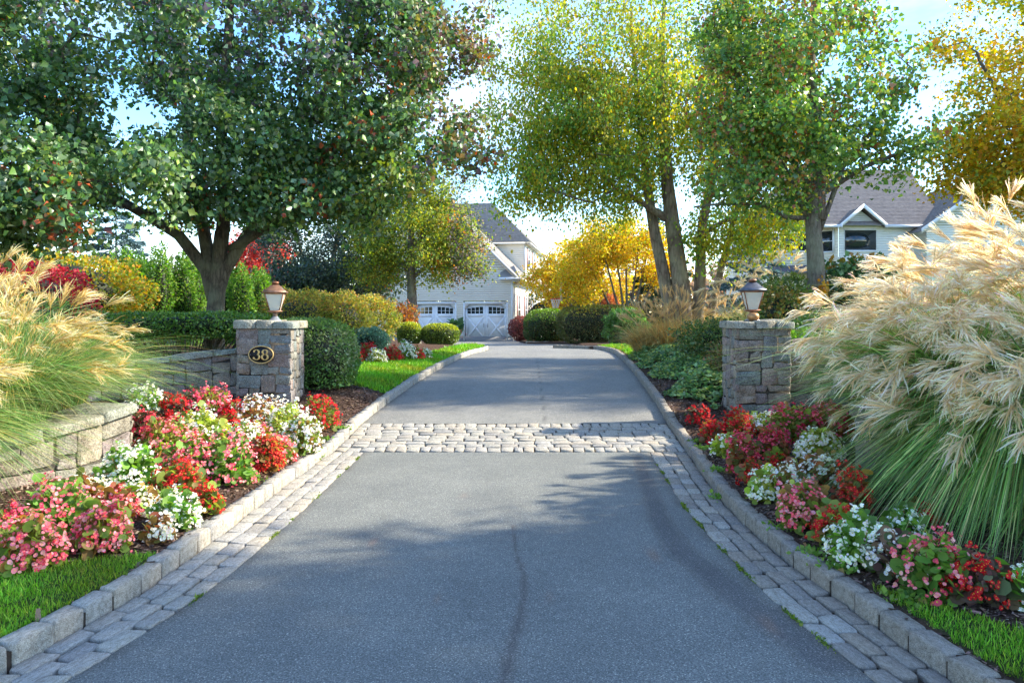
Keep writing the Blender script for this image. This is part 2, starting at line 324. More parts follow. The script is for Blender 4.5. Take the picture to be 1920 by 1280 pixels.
def asph_col(P):
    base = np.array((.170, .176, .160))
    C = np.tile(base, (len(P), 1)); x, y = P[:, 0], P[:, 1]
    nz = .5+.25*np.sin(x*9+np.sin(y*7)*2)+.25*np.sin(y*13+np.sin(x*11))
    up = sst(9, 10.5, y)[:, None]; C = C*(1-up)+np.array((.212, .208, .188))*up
    wear = (np.exp(-((x-(-.75+.02*y))/.28)**2)+np.exp(-((x-(.85+.02*y))/.28)**2))[:, None]; C *= 1+.07*wear
    def blend(m, c, k):
        m = np.clip(m, 0, 1)[:, None]*k
        return C*(1-m)+np.array(c)*m
    d, t_ = dist_poly(P, g2((962, 985), (968, 1040), (985, 1085), (978, 1150), (962, 1200), (945, 1279))); wd = .006+.020*t_+.006*nz
    C = blend(1-sst(wd*1.3, wd*1.8, d), (.135, .12, .105), .5); C = blend(1-sst(wd*.4, wd*.65, d), (.09, .08, .072), .6)
    d, t_ = dist_poly(P, g2((1195, 855), (1205, 885), (1222, 930), (1243, 985), (1275, 1030), (1330, 1075), (1400, 1130), (1500, 1190), (1560, 1240))); wd = .04+.075*t_+.06*nz*t_
    C = blend(1-sst(wd*.75, wd*.95, d), (.10, .096, .094), .7); C = blend(np.exp(-((d-wd*1.1)/.02)**2), (.12, .105, .092), .5)
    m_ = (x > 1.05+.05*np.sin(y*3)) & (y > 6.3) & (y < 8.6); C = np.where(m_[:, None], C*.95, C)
    for (px, py, r_, k) in ((700, 1015, .05, .6), (1225, 1040, .07, .6), (1440, 1170, .07, .5), (1030, 1120, .04, .4), (820, 1123, .03, .5), (870, 930, .05, .3)):
        gx, gy, _ = G(px, py); d = np.hypot((x-gx)*(1+nz), (y-gy)*.45); C = blend(np.exp(-(d/r_)**2)*(nz+.3), (.26, .17, .12), k)
    ed = np.minimum(x-aL(np.minimum(y, 9)), aR(np.minimum(y, 9))-x); ed = np.where(y > 9, np.minimum(x-xL(y), xR(y)-x), ed)
    C = blend((1-sst(0, .10, ed))*(.4+.6*nz), (.10, .085, .065), .6)
    C = blend(np.exp(-((x-.02*y-.25)/.012)**2)*(y > 10.3)*(y < 19), (.05, .05, .05), .6)
    return C
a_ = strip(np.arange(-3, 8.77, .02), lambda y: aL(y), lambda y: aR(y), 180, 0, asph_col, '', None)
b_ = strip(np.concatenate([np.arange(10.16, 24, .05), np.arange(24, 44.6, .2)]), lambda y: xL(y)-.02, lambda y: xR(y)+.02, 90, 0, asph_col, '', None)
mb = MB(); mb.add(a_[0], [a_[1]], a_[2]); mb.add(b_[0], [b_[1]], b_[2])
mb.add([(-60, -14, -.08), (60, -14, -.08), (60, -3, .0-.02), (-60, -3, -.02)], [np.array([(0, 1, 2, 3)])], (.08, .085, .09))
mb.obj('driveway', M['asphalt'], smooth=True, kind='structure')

# ------------------------------------------------------------------ blocks of granite
def block_mesh(name, mat, seed, rough=.06, bev=.16):
    """unit block -0.5..0.5, rounded edges, uneven top; about 44 quads/tris"""
    r = np.random.default_rng(seed)
    c4 = np.array([(-.5, -.5), (.5, -.5), (.5, .5), (-.5, .5)])+r.normal(0, rough*.5, (4, 2))
    out_ = []
    for k in range(4):
        p = c4[k]; q = c4[(k+1) % 4]; o_ = c4[k-1]
        out_ += [p+(o_-p)*bev*.8, p+(q-p)*bev*.8]
    out_ = np.array(out_); cen = out_.mean(0)
    z_t = .5+r.normal(0, rough*.4, 8)
    V = [np.c_[out_, np.full(8, -.5)], np.c_[out_*1.0, z_t-.17-r.random(8)*.05], np.c_[cen+(out_-cen)*.985, z_t-.06], np.c_[cen+(out_-cen)*.91, z_t], [(cen[0], cen[1], .5+.01)]]
    V = np.concatenate(V)
    i = np.arange(8); k = (i+1) % 8; Q = np.concatenate([np.stack([a*8+i, a*8+k, a*8+8+k, a*8+8+i], 1) for a in range(3)]); T = np.stack([24+i, 24+k, np.full(8, 32)], 1)
    mb = MB().add(V, [Q, T]); return mb.mesh(name, mat, smooth=True)
kerb_m = [block_mesh('kerb_stone_%d' % k if False else 'kerb_stone', M['granite'], 10+k, .05, .10) for k in range(8)]
kerb_mr = [block_mesh('kerb_stone', M['granite_r'], 30+k, .05, .08) for k in range(8)]
cob_m = [block_mesh('paving_cobble', M['granite'], 60+k, .08, .11) for k in range(10)]
cob_mr = [block_mesh('paving_cobble', M['granite_r'], 80+k, .08, .11) for k in range(10)]
def put(name, me, parent, loc, rz, sc, tilt=(0, 0)):
    o = bpy.data.objects.new(name, me); COL.objects.link(o); o.parent = parent
    o.location = loc; o.rotation_euler = (tilt[0], tilt[1], rz); o.scale = sc; return o
def resample(pts, step, jit=0):
    pts = np.array(pts, float); d = np.r_[0, np.cumsum(np.linalg.norm(np.diff(pts, axis=0), axis=1))]
    s_ = [0.0]
    while s_[-1] < d[-1]: s_.append(s_[-1]+step*(1+jit*rng.uniform(-1, 1)))
    s_ = np.array(s_[:-1]); return np.stack([np.interp(s_, d, pts[:, k]) for k in range(pts.shape[1])], 1)
def kerb(name, path, side, meshes):
    pts = resample(path, .24, .12)
    # bedding under the stones
    mb = MB(); nrm = np.gradient(pts, axis=0); nrm /= np.linalg.norm(nrm, axis=1)[:, None]; nn = np.stack([-nrm[:, 1], nrm[:, 0]], 1)*side
    a = pts+nn*.012; b2 = pts+nn*.10; z = zg(pts[:, 1])
    n_ = len(pts); V = np.concatenate([np.c_[a, z-.08], np.c_[a, z+.07], np.c_[b2, z+.07], np.c_[b2, z-.08]]); i = np.arange(n_-1)
    mb.add(V, [np.concatenate([np.stack([k*n_+i, k*n_+i+1, (k+1)*n_+i+1, (k+1)*n_+i], 1) for k in range(3)])])
    root = mb.obj(name, M['joint'], kind='structure')
    for k in range(n_-1):
        p, q = pts[k], pts[k+1]; m_ = (p+q)/2; ln = np.linalg.norm(q-p); ang = math.atan2(q[1]-p[1], q[0]-p[0])
        nn_ = np.array([-(q-p)[1], (q-p)[0]])/ln*side
        c_ = m_+nn_*(.056+rng.normal(0, .003)); sl = (zg(q[1])-zg(p[1]))/ln
        h = .20; top = zg(m_[1])+.108+rng.normal(0, .004)
        put('kerb_stone', meshes[rng.integers(len(meshes))], root, (c_[0], c_[1], top-h/2), ang+rng.normal(0, .012)+(math.pi if rng.random() < .5 else 0), (ln-.016, .112, h), (rng.normal(0, .015), -math.atan(sl) if True else 0))
    return root
# rotation flip also flips the slope: keep the tilt right by using unflipped stones on the slope
yy = np.arange(1.6, 24.3, .1)
kL = kerb('kerb_left', np.r_[np.stack([xL(yy), yy], 1), [(-.80, 24.6), (-1.0, 25.0)]], 1, kerb_m)
yy = np.arange(1.6, 23.6, .1)
kR = kerb('kerb_right', np.r_[np.stack([xR(yy), yy], 1), [(2.86, 24.0), (2.66, 24.6), (2.3, 25.2), (1.9, 25.8), (1.5, 26.3), (1.4, 26.6)]], -1, kerb_mr)
kF = kerb('kerb_far', [(.65, 36.0), (1.6, 35.6), (2.9, 35.2), (4.2, 35)], 1, kerb_m)
for root in (kL, kR, kF):
    for o in root.children:                                        # a flipped stone leans the other way
        if abs(((o.rotation_euler.z+math.pi) % (2*math.pi))-math.pi) > math.pi/2+.3 or o.rotation_euler.z > 2.6:
            o.rotation_euler.y = -o.rotation_euler.y
# gutters and band
def sheet(name, fL, fR, y0, y1, step, z, mat, nx=4):
    ys_ = np.arange(y0, y1+step, step); a = strip(ys_, fL, fR, nx, z, lambda P: np.tile((.1, .08, .06), (len(P), 1)), '', None)
    return MB().add(a[0], [a[1]], a[2]).obj(name, mat, kind='structure')
def gutter(name, A, B, meshes):
    root = sheet(name, lambda y: np.minimum(A(y), B(y)), lambda y: np.maximum(A(y), B(y)), 1.2, 8.80, .2, -.018, M['joint'])
    for r_ in range(3):
        y = 1.6+.09*r_
        while y < 8.72:
            ln = rng.uniform(.19, .27); y1 = min(y+ln, 8.8)
            if 8.8-y1 < .1: y1 = 8.8
            m_ = (y+y1)/2; a, b2 = A(m_), B(m_); w_ = abs(b2-a)/3; cx = a+(b2-a)*(r_+.5)/3
            dx = (A(y1)+(B(y1)-A(y1))*(r_+.5)/3)-(A(y)+(B(y)-A(y))*(r_+.5)/3)
            me = meshes[rng.integers(len(meshes))] if r_ < 2 or meshes is cob_m else cob_mr[rng.integers(10)]
            put('paving_cobble', me, root, (cx+rng.normal(0, .003), m_, -.035+rng.normal(0, .0018)+.004), math.atan2(y1-y, dx)+rng.normal(0, .02), ((y1-y)-.014, w_-.012+rng.normal(0, .003), .08), (rng.normal(0, .012), rng.normal(0, .008)))
            y = y1
    return root
gutter('cobble_gutter_left', aL, xL, cob_m)
gutter('cobble_gutter_right', aR, xR, [cob_m[k] for k in range(5)]+[cob_mr[k] for k in range(5)])
band = sheet('cobble_band', xL, xR, 8.78, 10.2, .12, -.020, M['joint'], 6)
rowsb = [(8.80, .19, .137)]+[(8.995+.1385*k_, .134, .215) for k_ in range(7)]+[(9.968, .18, .135)]
for (y0, dp, ln) in rowsb:
    ym = y0+dp/2; x = xL(ym)+.01; xe = xR(ym)-.01; sl = (zg(y0+dp)-zg(y0))/dp
    if ln > .2: x -= .0; first = rng.uniform(.1, .24)
    else: first = ln
    while x < xe-.05:
        l_ = first if first else ln*rng.uniform(.82, 1.2); first = None; l_ = min(l_, xe-x)
        if xe-x-l_ < .07: l_ = xe-x
        put('paving_cobble', cob_m[rng.integers(10)], band, (x+l_/2, ym+rng.normal(0, .005), zg(ym)-.033+rng.normal(0, .003)), rng.normal(0, .018), (l_-.010, dp-.012+rng.normal(0, .004), .08), (math.atan(sl)+rng.normal(0, .02), rng.normal(0, .02)))
        x += l_

# ------------------------------------------------------------------ stone walls and pillars
def split_rects(u0, v0, u1, v1, mx_, mn, rs):
    w_, h_ = u1-u0, v1-v0
    if (w_ <= mx_[0]*rs.uniform(.7, 1.25) and h_ <= mx_[1]*rs.uniform(.7, 1.25)) or (w_ < mn*2 and h_ < mn*1.6): return [(u0, v0, u1, v1)]
    if (w_/mx_[0] > h_/mx_[1] and w_ > 2*mn) or h_ < 1.6*mn:
        s_ = u0+w_*rs.uniform(.36, .64); return split_rects(u0, v0, s_, v1, mx_, mn, rs)+split_rects(s_, v0, u1, v1, mx_, mn, rs)
    s_ = v0+h_*rs.uniform(.36, .64); return split_rects(u0, v0, u1, s_, mx_, mn, rs)+split_rects(u0, s_, u1, v1, mx_, mn, rs)
def stone(parent, rect, fmap, name='stone', mat=None, joint=.004, depth=.019, jit=.011):
    u0, v0, u1, v1 = rect; c = [(u0+joint, v0+joint), (u1-joint, v0+joint), (u1-joint, v1-joint), (u0+joint, v1-joint)]
    c = np.array(c)+rng.normal(0, jit, (4, 2)); bev = min(u1-u0, v1-v0)*.12; o_ = []
    for k in range(4):
        p = c[k]; a = c[k-1]-p; b2 = c[(k+1) % 4]-p
        o_ += [p+a/np.linalg.norm(a)*bev*rng.uniform(.4, 1.2), p+b2/np.linalg.norm(b2)*bev*rng.uniform(.4, 1.2)]
    o_ = np.array(o_); cen = o_.mean(0); d = depth*rng.uniform(.75, 1.25)
    rings = [(1.0, -.02), (1.0, d*.6), (.975, d*.9), (.93, d)]
    UV = [np.c_[cen+(o_-cen)*s_, np.full(8, w_)+(rng.normal(0, .003, 8) if w_ > 0 else 0)] for s_, w_ in rings]+[np.array([[cen[0], cen[1], d+.004]])]
    UV = np.concatenate(UV); V = fmap(UV); org = V[-1].copy()
    i = np.arange(8); k = (i+1) % 8
    Q = np.concatenate([np.stack([a*8+i, a*8+k, a*8+8+k, a*8+8+i], 1) for a in range(3)]); T = np.stack([24+i, 24+k, np.full(8, 32)], 1)
    po = np.array(parent['_o']); me = MB().add(V, [Q, T]).mesh(name, mat or M['fieldstone'], org, smooth=False)
    o = bpy.data.objects.new(name, me); COL.objects.link(o); o.parent = parent; o.location = org-po; return o
def pillar(x0, x1, y0, dep, zb, zt, label, seed):
    rs = np.random.default_rng(seed); p = thing('stone_pillar', label, 'pillar', ((x0+x1)/2, y0+dep/2, zb), 'stone gate pillars')
    zc = zt-.075
    MB().box((x0+.02, y0+.02, zb-.3), (x1-.02, y0+dep-.02, zc)).obj('mortar_core', M['mortar'], p)
    faces = [(lambda U: np.stack([x0+U[:, 0], y0+.02-U[:, 2], zb+U[:, 1]], 1), x1-x0), (lambda U: np.stack([x1-.02+U[:, 2], y0+U[:, 0], zb+U[:, 1]], 1), dep),
             (lambda U: np.stack([x0+.02-U[:, 2], y0+dep-U[:, 0], zb+U[:, 1]], 1), dep), (lambda U: np.stack([x1-U[:, 0], y0+dep-.02+U[:, 2], zb+U[:, 1]], 1), x1-x0)]
    for k, (fm, wd) in enumerate(faces):
        for r_ in split_rects(0, -.1, wd, zc-zb, (.34, .23) if k in (0, 3) else (.2, .24), .065, rs): stone(p, r_, fm)
    # cap of flat slabs
    xs_ = [x0-.05, x0+(x1-x0)*rs.uniform(.35, .5), x0+(x1-x0)*rs.uniform(.6, .8), x1+.05]; ys_ = [y0-.05, y0+dep*.5, y0+dep+.05]
    for a in range(3):
        for b2 in range(2):
            stone(p, (xs_[a], ys_[b2], xs_[a+1], ys_[b2+1]), lambda U: np.stack([U[:, 0], U[:, 1], zc+.012+U[:, 2]*1.35], 1), 'capstone', M['capstone'], .004, .052, .004)
    return p
zbL = .22
PL = pillar(-3.84, -3.08, 10.4, .66, zbL, 1.52, 'left gate pillar of mixed fieldstone carrying the oval 38 sign', 4)
PR = pillar(2.97, 3.70, 9.9, .64, .18, 1.53, 'right gate pillar of fieldstone with a tan ball at the lamp foot', 9)
def wall(path, zb, ztf, label, seed, thick=.32, mx_=(.40, .24), both=True, end=True):
    rs = np.random.default_rng(seed); pts = resample(path, .05); n_ = len(pts); d = np.r_[0, np.cumsum(np.linalg.norm(np.diff(pts, axis=0), axis=1))]; Lw = d[-1]
    tg = np.gradient(pts, axis=0); tg /= np.linalg.norm(tg, axis=1)[:, None]; nn = np.stack([tg[:, 1], -tg[:, 0]], 1)  # outward = right of travel
    def at_(u): return np.stack([np.interp(u, d, pts[:, 0]), np.interp(u, d, pts[:, 1])], 1)
    def nm(u): a = np.stack([np.interp(u, d, nn[:, 0]), np.interp(u, d, nn[:, 1])], 1); return a/np.linalg.norm(a, axis=1)[:, None]
    w_ = thing('stone_wall', label, 'wall', (float(pts[n_//2][0]), float(pts[n_//2][1]), zb), 'low fieldstone walls')
    mb = MB(); zt_ = ztf(d/Lw)-.06
    a = pts-nn*.02; b2 = pts-nn*(thick-.02)
    V = np.concatenate([np.c_[a, np.full(n_, zb-.3)], np.c_[a, zt_], np.c_[b2, zt_], np.c_[b2, np.full(n_, zb-.3)]]); i = np.arange(n_-1)
    mb.add(V, [np.concatenate([np.stack([k*n_+i, k*n_+i+1, (k+1)*n_+i+1, (k+1)*n_+i], 1) for k in range(3)]), np.array([(0, n_, 2*n_, 3*n_), (n_-1, 4*n_-1, 3*n_-1, 2*n_-1)])])
    mb.obj('mortar_core', M['mortar'], w_)
    def fm(sgn):
        def f(U):
            u = np.clip(U[:, 0], 0, Lw); top = ztf(u/Lw)-.06; zz = zb+U[:, 1]*(top-zb)
            base = at_(u)-nm(u)*(.02 if sgn > 0 else thick-.02); base = base+nm(u)*(U[:, 2:3]*sgn)
            return np.c_[base, zz]
        return f
    hh = float(np.mean(zt_)-zb)
    for sgn in ((1, -1) if both else (1,)):
        for r_ in split_rects(0, -.1, Lw, hh, mx_, .08, rs):
            stone(w_, r_, (lambda g: (lambda U: g(np.c_[U[:, 0], U[:, 1]/hh, U[:, 2]])))(fm(sgn)))
    if end:
        e = pts[-1]; te = tg[-1]; ne = nn[-1]; ht = float(ztf(1.0)-.06-zb)
        for r_ in split_rects(0, -.1, thick, ht, (.2, .2), .07, rs):
            stone(w_, r_, lambda U: np.c_[e+0*U[:, :2]-ne*U[:, 0:1]+te*(U[:, 2:3]), zb+U[:, 1]])
    u = 0
    while u < Lw:
        l_ = rs.uniform(.3, .6); u1 = min(u+l_, Lw+.04)
        if Lw-u1 < .12: u1 = Lw+.04
        um = np.array([u, u1]); 
        def cf(U, u=u, u1=u1):
            uu = np.clip(U[:, 0], 0, Lw); ex = np.clip(U[:, 0]-Lw, 0, 1)[:, None]*tg[-1]
            return np.c_[at_(uu)+ex-nm(uu)*(U[:, 1:2]), ztf(np.clip(uu/Lw, 0, 1))-.055+U[:, 2]*1.1]
        stone(w_, (u, -.06, u1, thick+.05), cf, 'capstone', M['capstone'], .004, .05, .004)
        u = u1
    return w_
wall([(-7.6, 8.6), (-6.6, 9.7), (-5.4, 10.4), (-4.4, 10.7), (-3.86, 10.75)], .25, lambda t: .80+.36*np.clip(t*1.3-.3, 0, 1)**1.3, 'sloping back wall rising to the left pillar, behind the flowers', 21, end=False)
wall([(-6.2, 4.2), (-5.2, 4.5), (-4.4, 5.0), (-3.9, 5.7), (-3.6, 6.3), (-3.53, 6.95)], .12, lambda t: .50+.30*t**1.3, 'near curved retaining wall under the tawny grasses on the left', 22, thick=.42)
wall([(3.72, 10.2), (4.4, 10.15), (5.3, 9.9), (6.3, 9.2), (7.2, 8.2)], .2, lambda t: 1.16-.3*t, 'back wall leaving the right pillar behind cream plumes', 23, end=False)
wall([(3.16, 6.9), (3.22, 6.2), (3.5, 5.5), (4.1, 4.9), (5.0, 4.5), (6.2, 4.2)], .12, lambda t: .78-.04*t, 'near retaining wall half hidden by drooping green grass on the right', 24, thick=.4)
# planting soil behind the near walls
def soil(name, pts, z):
    pts = np.array(pts, float); c = pts.mean(0); n_ = len(pts); V = np.r_[np.c_[pts, np.full(n_, z)], [(c[0], c[1], z+.06)]]
    i = np.arange(n_); MB().add(V, [np.stack([i, (i+1) % n_, np.full(n_, n_)], 1)], (.075, .05, .035)).obj(name, M['ground'], kind='structure', smooth=True)
soil('raised_bed_left', [(-3.75, 6.9), (-3.85, 6.3), (-4.15, 5.8), (-4.6, 5.25), (-5.3, 4.8), (-6.3, 4.5), (-9, 4.8), (-9, 9), (-6.6, 9.3), (-5.2, 8.6), (-4.3, 7.6)], .70)
soil('raised_bed_right', [(3.35, 6.9), (3.45, 6.3), (3.75, 5.7), (4.3, 5.15), (5.1, 4.75), (6.3, 4.5), (9, 4.6), (10, 8), (7, 8.1), (5.8, 9.3), (4.6, 9.8), (3.8, 8.8)], .72)

# ------------------------------------------------------------------ foliage
def unit(n_, r=rng):
    a = r.normal(size=(n_, 3)); return a/np.linalg.norm(a, axis=1)[:, None]
def pick(pal, n_, r=rng, jit=.18, w=None):
    pal = np.array([p[:3] for p in pal], float); pal = np.where(pal.mean(1, keepdims=True) < .30, np.minimum(pal*1.22, .6), pal); k = r.choice(len(pal), n_, p=w); c = pal[k]
    return np.clip(c*np.exp(r.normal(0, jit, (n_, 1)))*np.exp(r.normal(0, .06, (n_, 3))), 0, 1)
T_LEAF = (np.array([(0, 0, 0), (.42, .38, .14), (0, 1, -.12), (0, .45, -.04), (-.42, .38, .14)]), np.array([(0, 1, 2, 3), (0, 3, 2, 4)]))
T_DIA = (np.array([(0, 0, 0), (.36, .45, .06), (0, 1, -.06), (-.36, .45, .06)]), np.array([(0, 1, 2, 3)]))
T_NEED = (np.array([(-.06, 0, 0), (.06, 0, 0), (0, 1, 0)]), np.array([(0, 1, 2)]))
_th = np.arange(7)*2*np.pi/7
T_ROUND = (np.r_[[(0, .5, -.06)], np.stack([np.cos(_th)*.5, .5+np.sin(_th)*.5, .05+.03*np.cos(3*_th)], 1)], np.stack([np.zeros(7, int), 1+np.arange(7), 1+(np.arange(7)+1) % 7], 1))
def scatter(mb, P, size, col, tmpl=T_DIA, bias=(0, 0, -.5), bw=1.0, D=None, Nrm=None):
    n_ = len(P); size = np.asarray(size)*np.ones(n_)
    d = (unit(n_)*1.0+np.asarray(bias)*bw) if D is None else D
    d /= np.linalg.norm(d, axis=1)[:, None]
    nn = unit(n_) if Nrm is None else Nrm
    s_ = np.cross(d, nn); s_ /= np.linalg.norm(s_, axis=1)[:, None]+1e-9; nn = np.cross(s_, d)
    T, Fc = tmpl
    V = P[:, None]+size[:, None, None]*(T[None, :, 0:1]*s_[:, None]+T[None, :, 1:2]*d[:, None]+T[None, :, 2:3]*nn[:, None])
    fc = (Fc[None]+np.arange(n_)[:, None, None]*len(T)).reshape(-1, Fc.shape[1])
    mb.add(V.reshape(-1, 3), [fc], np.repeat(col, len(T), 0))
def tree(name, label, cat, base, limbs, crowns, ntarget, nleaf, size, pal, bark, tmpl=T_LEAF, seed=1, sigma=.28, twig=.006, droop=.5, leafm='leaf', patch=None, group=None, step=.4, hang=0, trunkmin=None):
    """limbs: list of (polyline, r0, r1); crowns: list of (centre, radii, weight)"""
    r = np.random.default_rng(seed); root = thing(name, label, cat, base, group)
    pos = []; par = []; rad0 = []; polys = []
    for pl, r0, r1 in limbs:
        pl = resample(pl, .25); n_ = len(pl); st = len(pos)
        near = -1
        if pos:
            dd = np.linalg.norm(np.array(pos)-pl[0], axis=1); near = int(np.argmin(dd))
        wob = np.cumsum(r.normal(0, .012, (n_, 3)), axis=0)*(np.linspace(0, 1, n_)[:, None]); pl = pl+wob
        for k in range(n_):
            pos.append(pl[k]); par.append(near if k == 0 else len(pos)-2); rad0.append(r0+(r1-r0)*(k/max(1, n_-1)))
        polys.append(list(range(st, st+n_)))
    nl = len(pos)
    ws = np.array([c[2] for c in crowns], float); ws /= ws.sum(); tg = []
    for k in r.choice(len(crowns), ntarget, p=ws):
        c, ra, _ = crowns[k]; u = unit(1, r)[0]; rr = r.random()**.42
        tg.append(np.array(c)+u*rr*np.array(ra))
    tg = np.array(tg); z0 = min(p[2] for p in tg)
    P0 = np.array(pos); seedn = P0
    dd = np.min(np.linalg.norm(tg[:, None]-seedn[None, ::3], axis=2), axis=1); tg = tg[np.argsort(dd)]
    nd = np.zeros((len(pos)+ntarget*14, 3)); nd[:len(pos)] = P0; cnt = len(pos); ok0 = np.ones(len(nd), bool); ok0[:len(polys[0])*2//3] = False
    par = list(par)+[0]*(len(nd)-len(par)); ends = []; br = []
    for t_ in tg:
        q = nd[:cnt]; v_ = t_-q; dist = np.linalg.norm(v_, axis=1)
        cost = dist+.7*np.maximum(0, q[:, 2]-t_[2])+(~ok0[:cnt])*3
        j_ = int(np.argmin(cost)); L_ = dist[j_]; k = int(np.clip(L_/step, 1, 12))
        pd = nd[j_]-nd[par[j_]] if par[j_] >= 0 and j_ > 0 else np.array([0, 0, 1.0]); pd = pd/(np.linalg.norm(pd)+1e-9)
        ctrl = nd[j_]+pd*L_*.35+np.array([0, 0, L_*.12])+r.normal(0, .05*L_, 3)
        ids = [j_]
        for m_ in range(1, k+1):
            s_ = m_/k; p_ = (1-s_)**2*nd[j_]+2*s_*(1-s_)*ctrl+s_*s_*t_
            nd[cnt] = p_; par[cnt] = ids[-1]; ids.append(cnt); cnt += 1
        ends.append(ids[-1]); br.append(ids)
    nd = nd[:cnt]; load = np.zeros(cnt)
    for e in ends: load[e] += 1
    for q in range(cnt-1, nl-1, -1): load[par[q]] += load[q]
    rad = twig*np.maximum(load, .6)**.48
    mb = MB()
    for ids, (pl, r0, r1) in zip(polys, limbs):
        rr = np.array([rad0[q] for q in ids]); P = nd[ids]; big = r0 > .09
        if big and ids[0] == 0: rr[:3] *= np.array([1.35, 1.15, 1.05])[:len(rr[:3])]
        mb.tube(P, rr, 12 if big else 7)
    for ids in br:
        rr = rad[ids].copy(); rr[0] = min(rr[1]*1.15, rr[0] if ids[0] >= nl else rad0[ids[0]]); rr[-1] *= .5
        mb.tube(nd[ids], rr, 5 if rr.max() > .015 else 3, cap=False)
    mb.obj('trunk', bark, root, smooth=True)
    # leaves
    bi = r.choice(len(br), nleaf); B = [br[q] for q in range(len(br))]
    i0 = np.array([b_[max(0, len(b_)-2)] for b_ in B]); i1 = np.array([b_[-1] for b_ in B]); i2 = np.array([b_[max(0, len(b_)-4)] for b_ in B])
    s_ = r.random(nleaf); far = r.random(nleaf) < .3
    A = np.where(far[:, None], nd[i2[bi]], nd[i0[bi]]); P = A*(1-s_[:, None])+nd[i1[bi]]*s_[:, None]
    P = P+r.normal(0, 1, (nleaf, 3))*sigma*np.array([1, 1, .75])
    if hang: P[:, 2] -= np.abs(r.normal(0, hang, nleaf))
    tc_ = r.random(len(br))           # tone of each spray
    if patch is None: col = pick(pal, nleaf, r)
    else: col = patch(P, tc_[bi], r)
    mb = MB(); scatter(mb, P, size*np.exp(r.normal(0, .22, nleaf)), col, tmpl, (0, 0, -droop))
    mb.obj('crown', M[leafm], root, kind='stuff')
    return root
def patchpal(main, alt, fr, thr):
    def f(P, t_, r):
        c = pick(main, len(P), r); m_ = (t_ < thr) & (r.random(len(P)) < fr); c[m_] = pick(alt, int(m_.sum()), r); return c
    return f

# big pear tree, left
GA = [(.065, .135, .04), (.09, .175, .045), (.11, .19, .07), (.05, .105, .035), (.16, .23, .05), (.15, .21, .12)]
RA = [(.45, .09, .03), (.30, .07, .03), (.50, .20, .04), (.16, .06, .05)]
def patA(P, t_, r):
    c = pick(GA, len(P), r, .25); x, z = P[:, 0], P[:, 2]
    m_ = (t_ < .07) & (r.random(len(P)) < .35); c[m_] = pick(RA, int(m_.sum()), r)
    pr = (x > -6.6) & (z > 4.6) & (r.random(len(P)) < .28*sst(4.6, 6, z)*(t_ > .35)); c[pr] = pick([(.13, .10, .12), (.17, .13, .13), (.10, .075, .085)], int(pr.sum()), r)
    yg = (x > -3.2) & (z < 4.2) & (r.random(len(P)) < .5*sst(-3.2, -2, x)); c[yg] = pick([(.12, .19, .03), (.18, .20, .03)], int(yg.sum()), r)
    br_ = (x > -1.9) & (r.random(len(P)) < .5*sst(-1.9, -.9, x)); c[br_] = pick([(.20, .13, .05), (.22, .19, .05), (.14, .09, .08)], int(br_.sum()), r)
    return c
bx = -5.2; by = 13.0
tree('pear_tree', 'huge spreading tree with dark green leaves and red flecks over the left wall', 'tree', (bx, by, .55),
     [([(bx, by, .3), (bx+.02, by, 1.5), (bx+.06, by, 2.5), (bx+.1, by, 3.1)], .205, .10),
      ([(bx, by, 1.9), (bx-.12, by, 2.4), (bx-.55, by-.1, 3.0), (bx-1.3, by-.3, 3.5), (bx-2.3, by-.8, 4.2), (bx-3.2, by-1.4, 4.9)], .115, .04),
      ([(bx, by, 2.0), (bx-.05, by, 2.4), (bx-.25, by+.1, 3.3), (bx-.6, by+.3, 4.6), (bx-.8, by+.5, 6.5), (bx-.9, by+.6, 9)], .12, .04),
      ([(bx+.05, by, 2.0), (bx+.2, by, 3.4), (bx+.15, by, 4.8), (bx+.3, by+.2, 7), (bx+.2, by, 9.5)], .13, .04),
      ([(bx+.04, by, 1.9), (bx+.2, by, 2.4), (bx+.65, by, 3.1), (bx+1.2, by-.1, 3.9), (bx+1.9, by-.2, 5.2), (bx+2.4, by-.2, 6.6)], .12, .04),
      ([(bx+.3, by, 2.75), (bx+1.1, by-.3, 3.15), (bx+2.2, by-.5, 3.5), (bx+3.4, by-.5, 3.9)], .09, .03),
      ([(bx-.9, by-.2, 3.3), (bx-1.5, by-1.0, 3.55), (bx-1.8, by-2.4, 3.6)], .07, .03)],
     [((bx+.2, by, 6.6), (4.3, 3.8, 3.6), 5), ((bx-3.4, by-2.6, 4.6), (2.8, 2.2, 2.1), 2.8), ((bx-1.6, by-3.2, 3.3), (2.6, 1.1, .85), 1.9), ((bx+2.2, by-.6, 3.5), (1.6, 1.0, .5), .5), ((bx-4.4, by-2.6, 7.2), (3, 2.6, 2.2), 1.1), ((bx+1.6, by-.6, 4.2), (2.4, 1.8, 1.35), 1.3), ((bx+3.7, by-.2, 5.4), (1.3, 1.6, 2.0), .7), ((bx+3.5, by, 7.4), (1.8, 1.8, 2.0), 1.0), ((bx, by-1.2, 3.9), (2.2, 1.6, .9), .7)],
     820, 128000, .086, GA, M['bark_dark'], T_LEAF, 3, .19, .0065, .7, patch=patA)

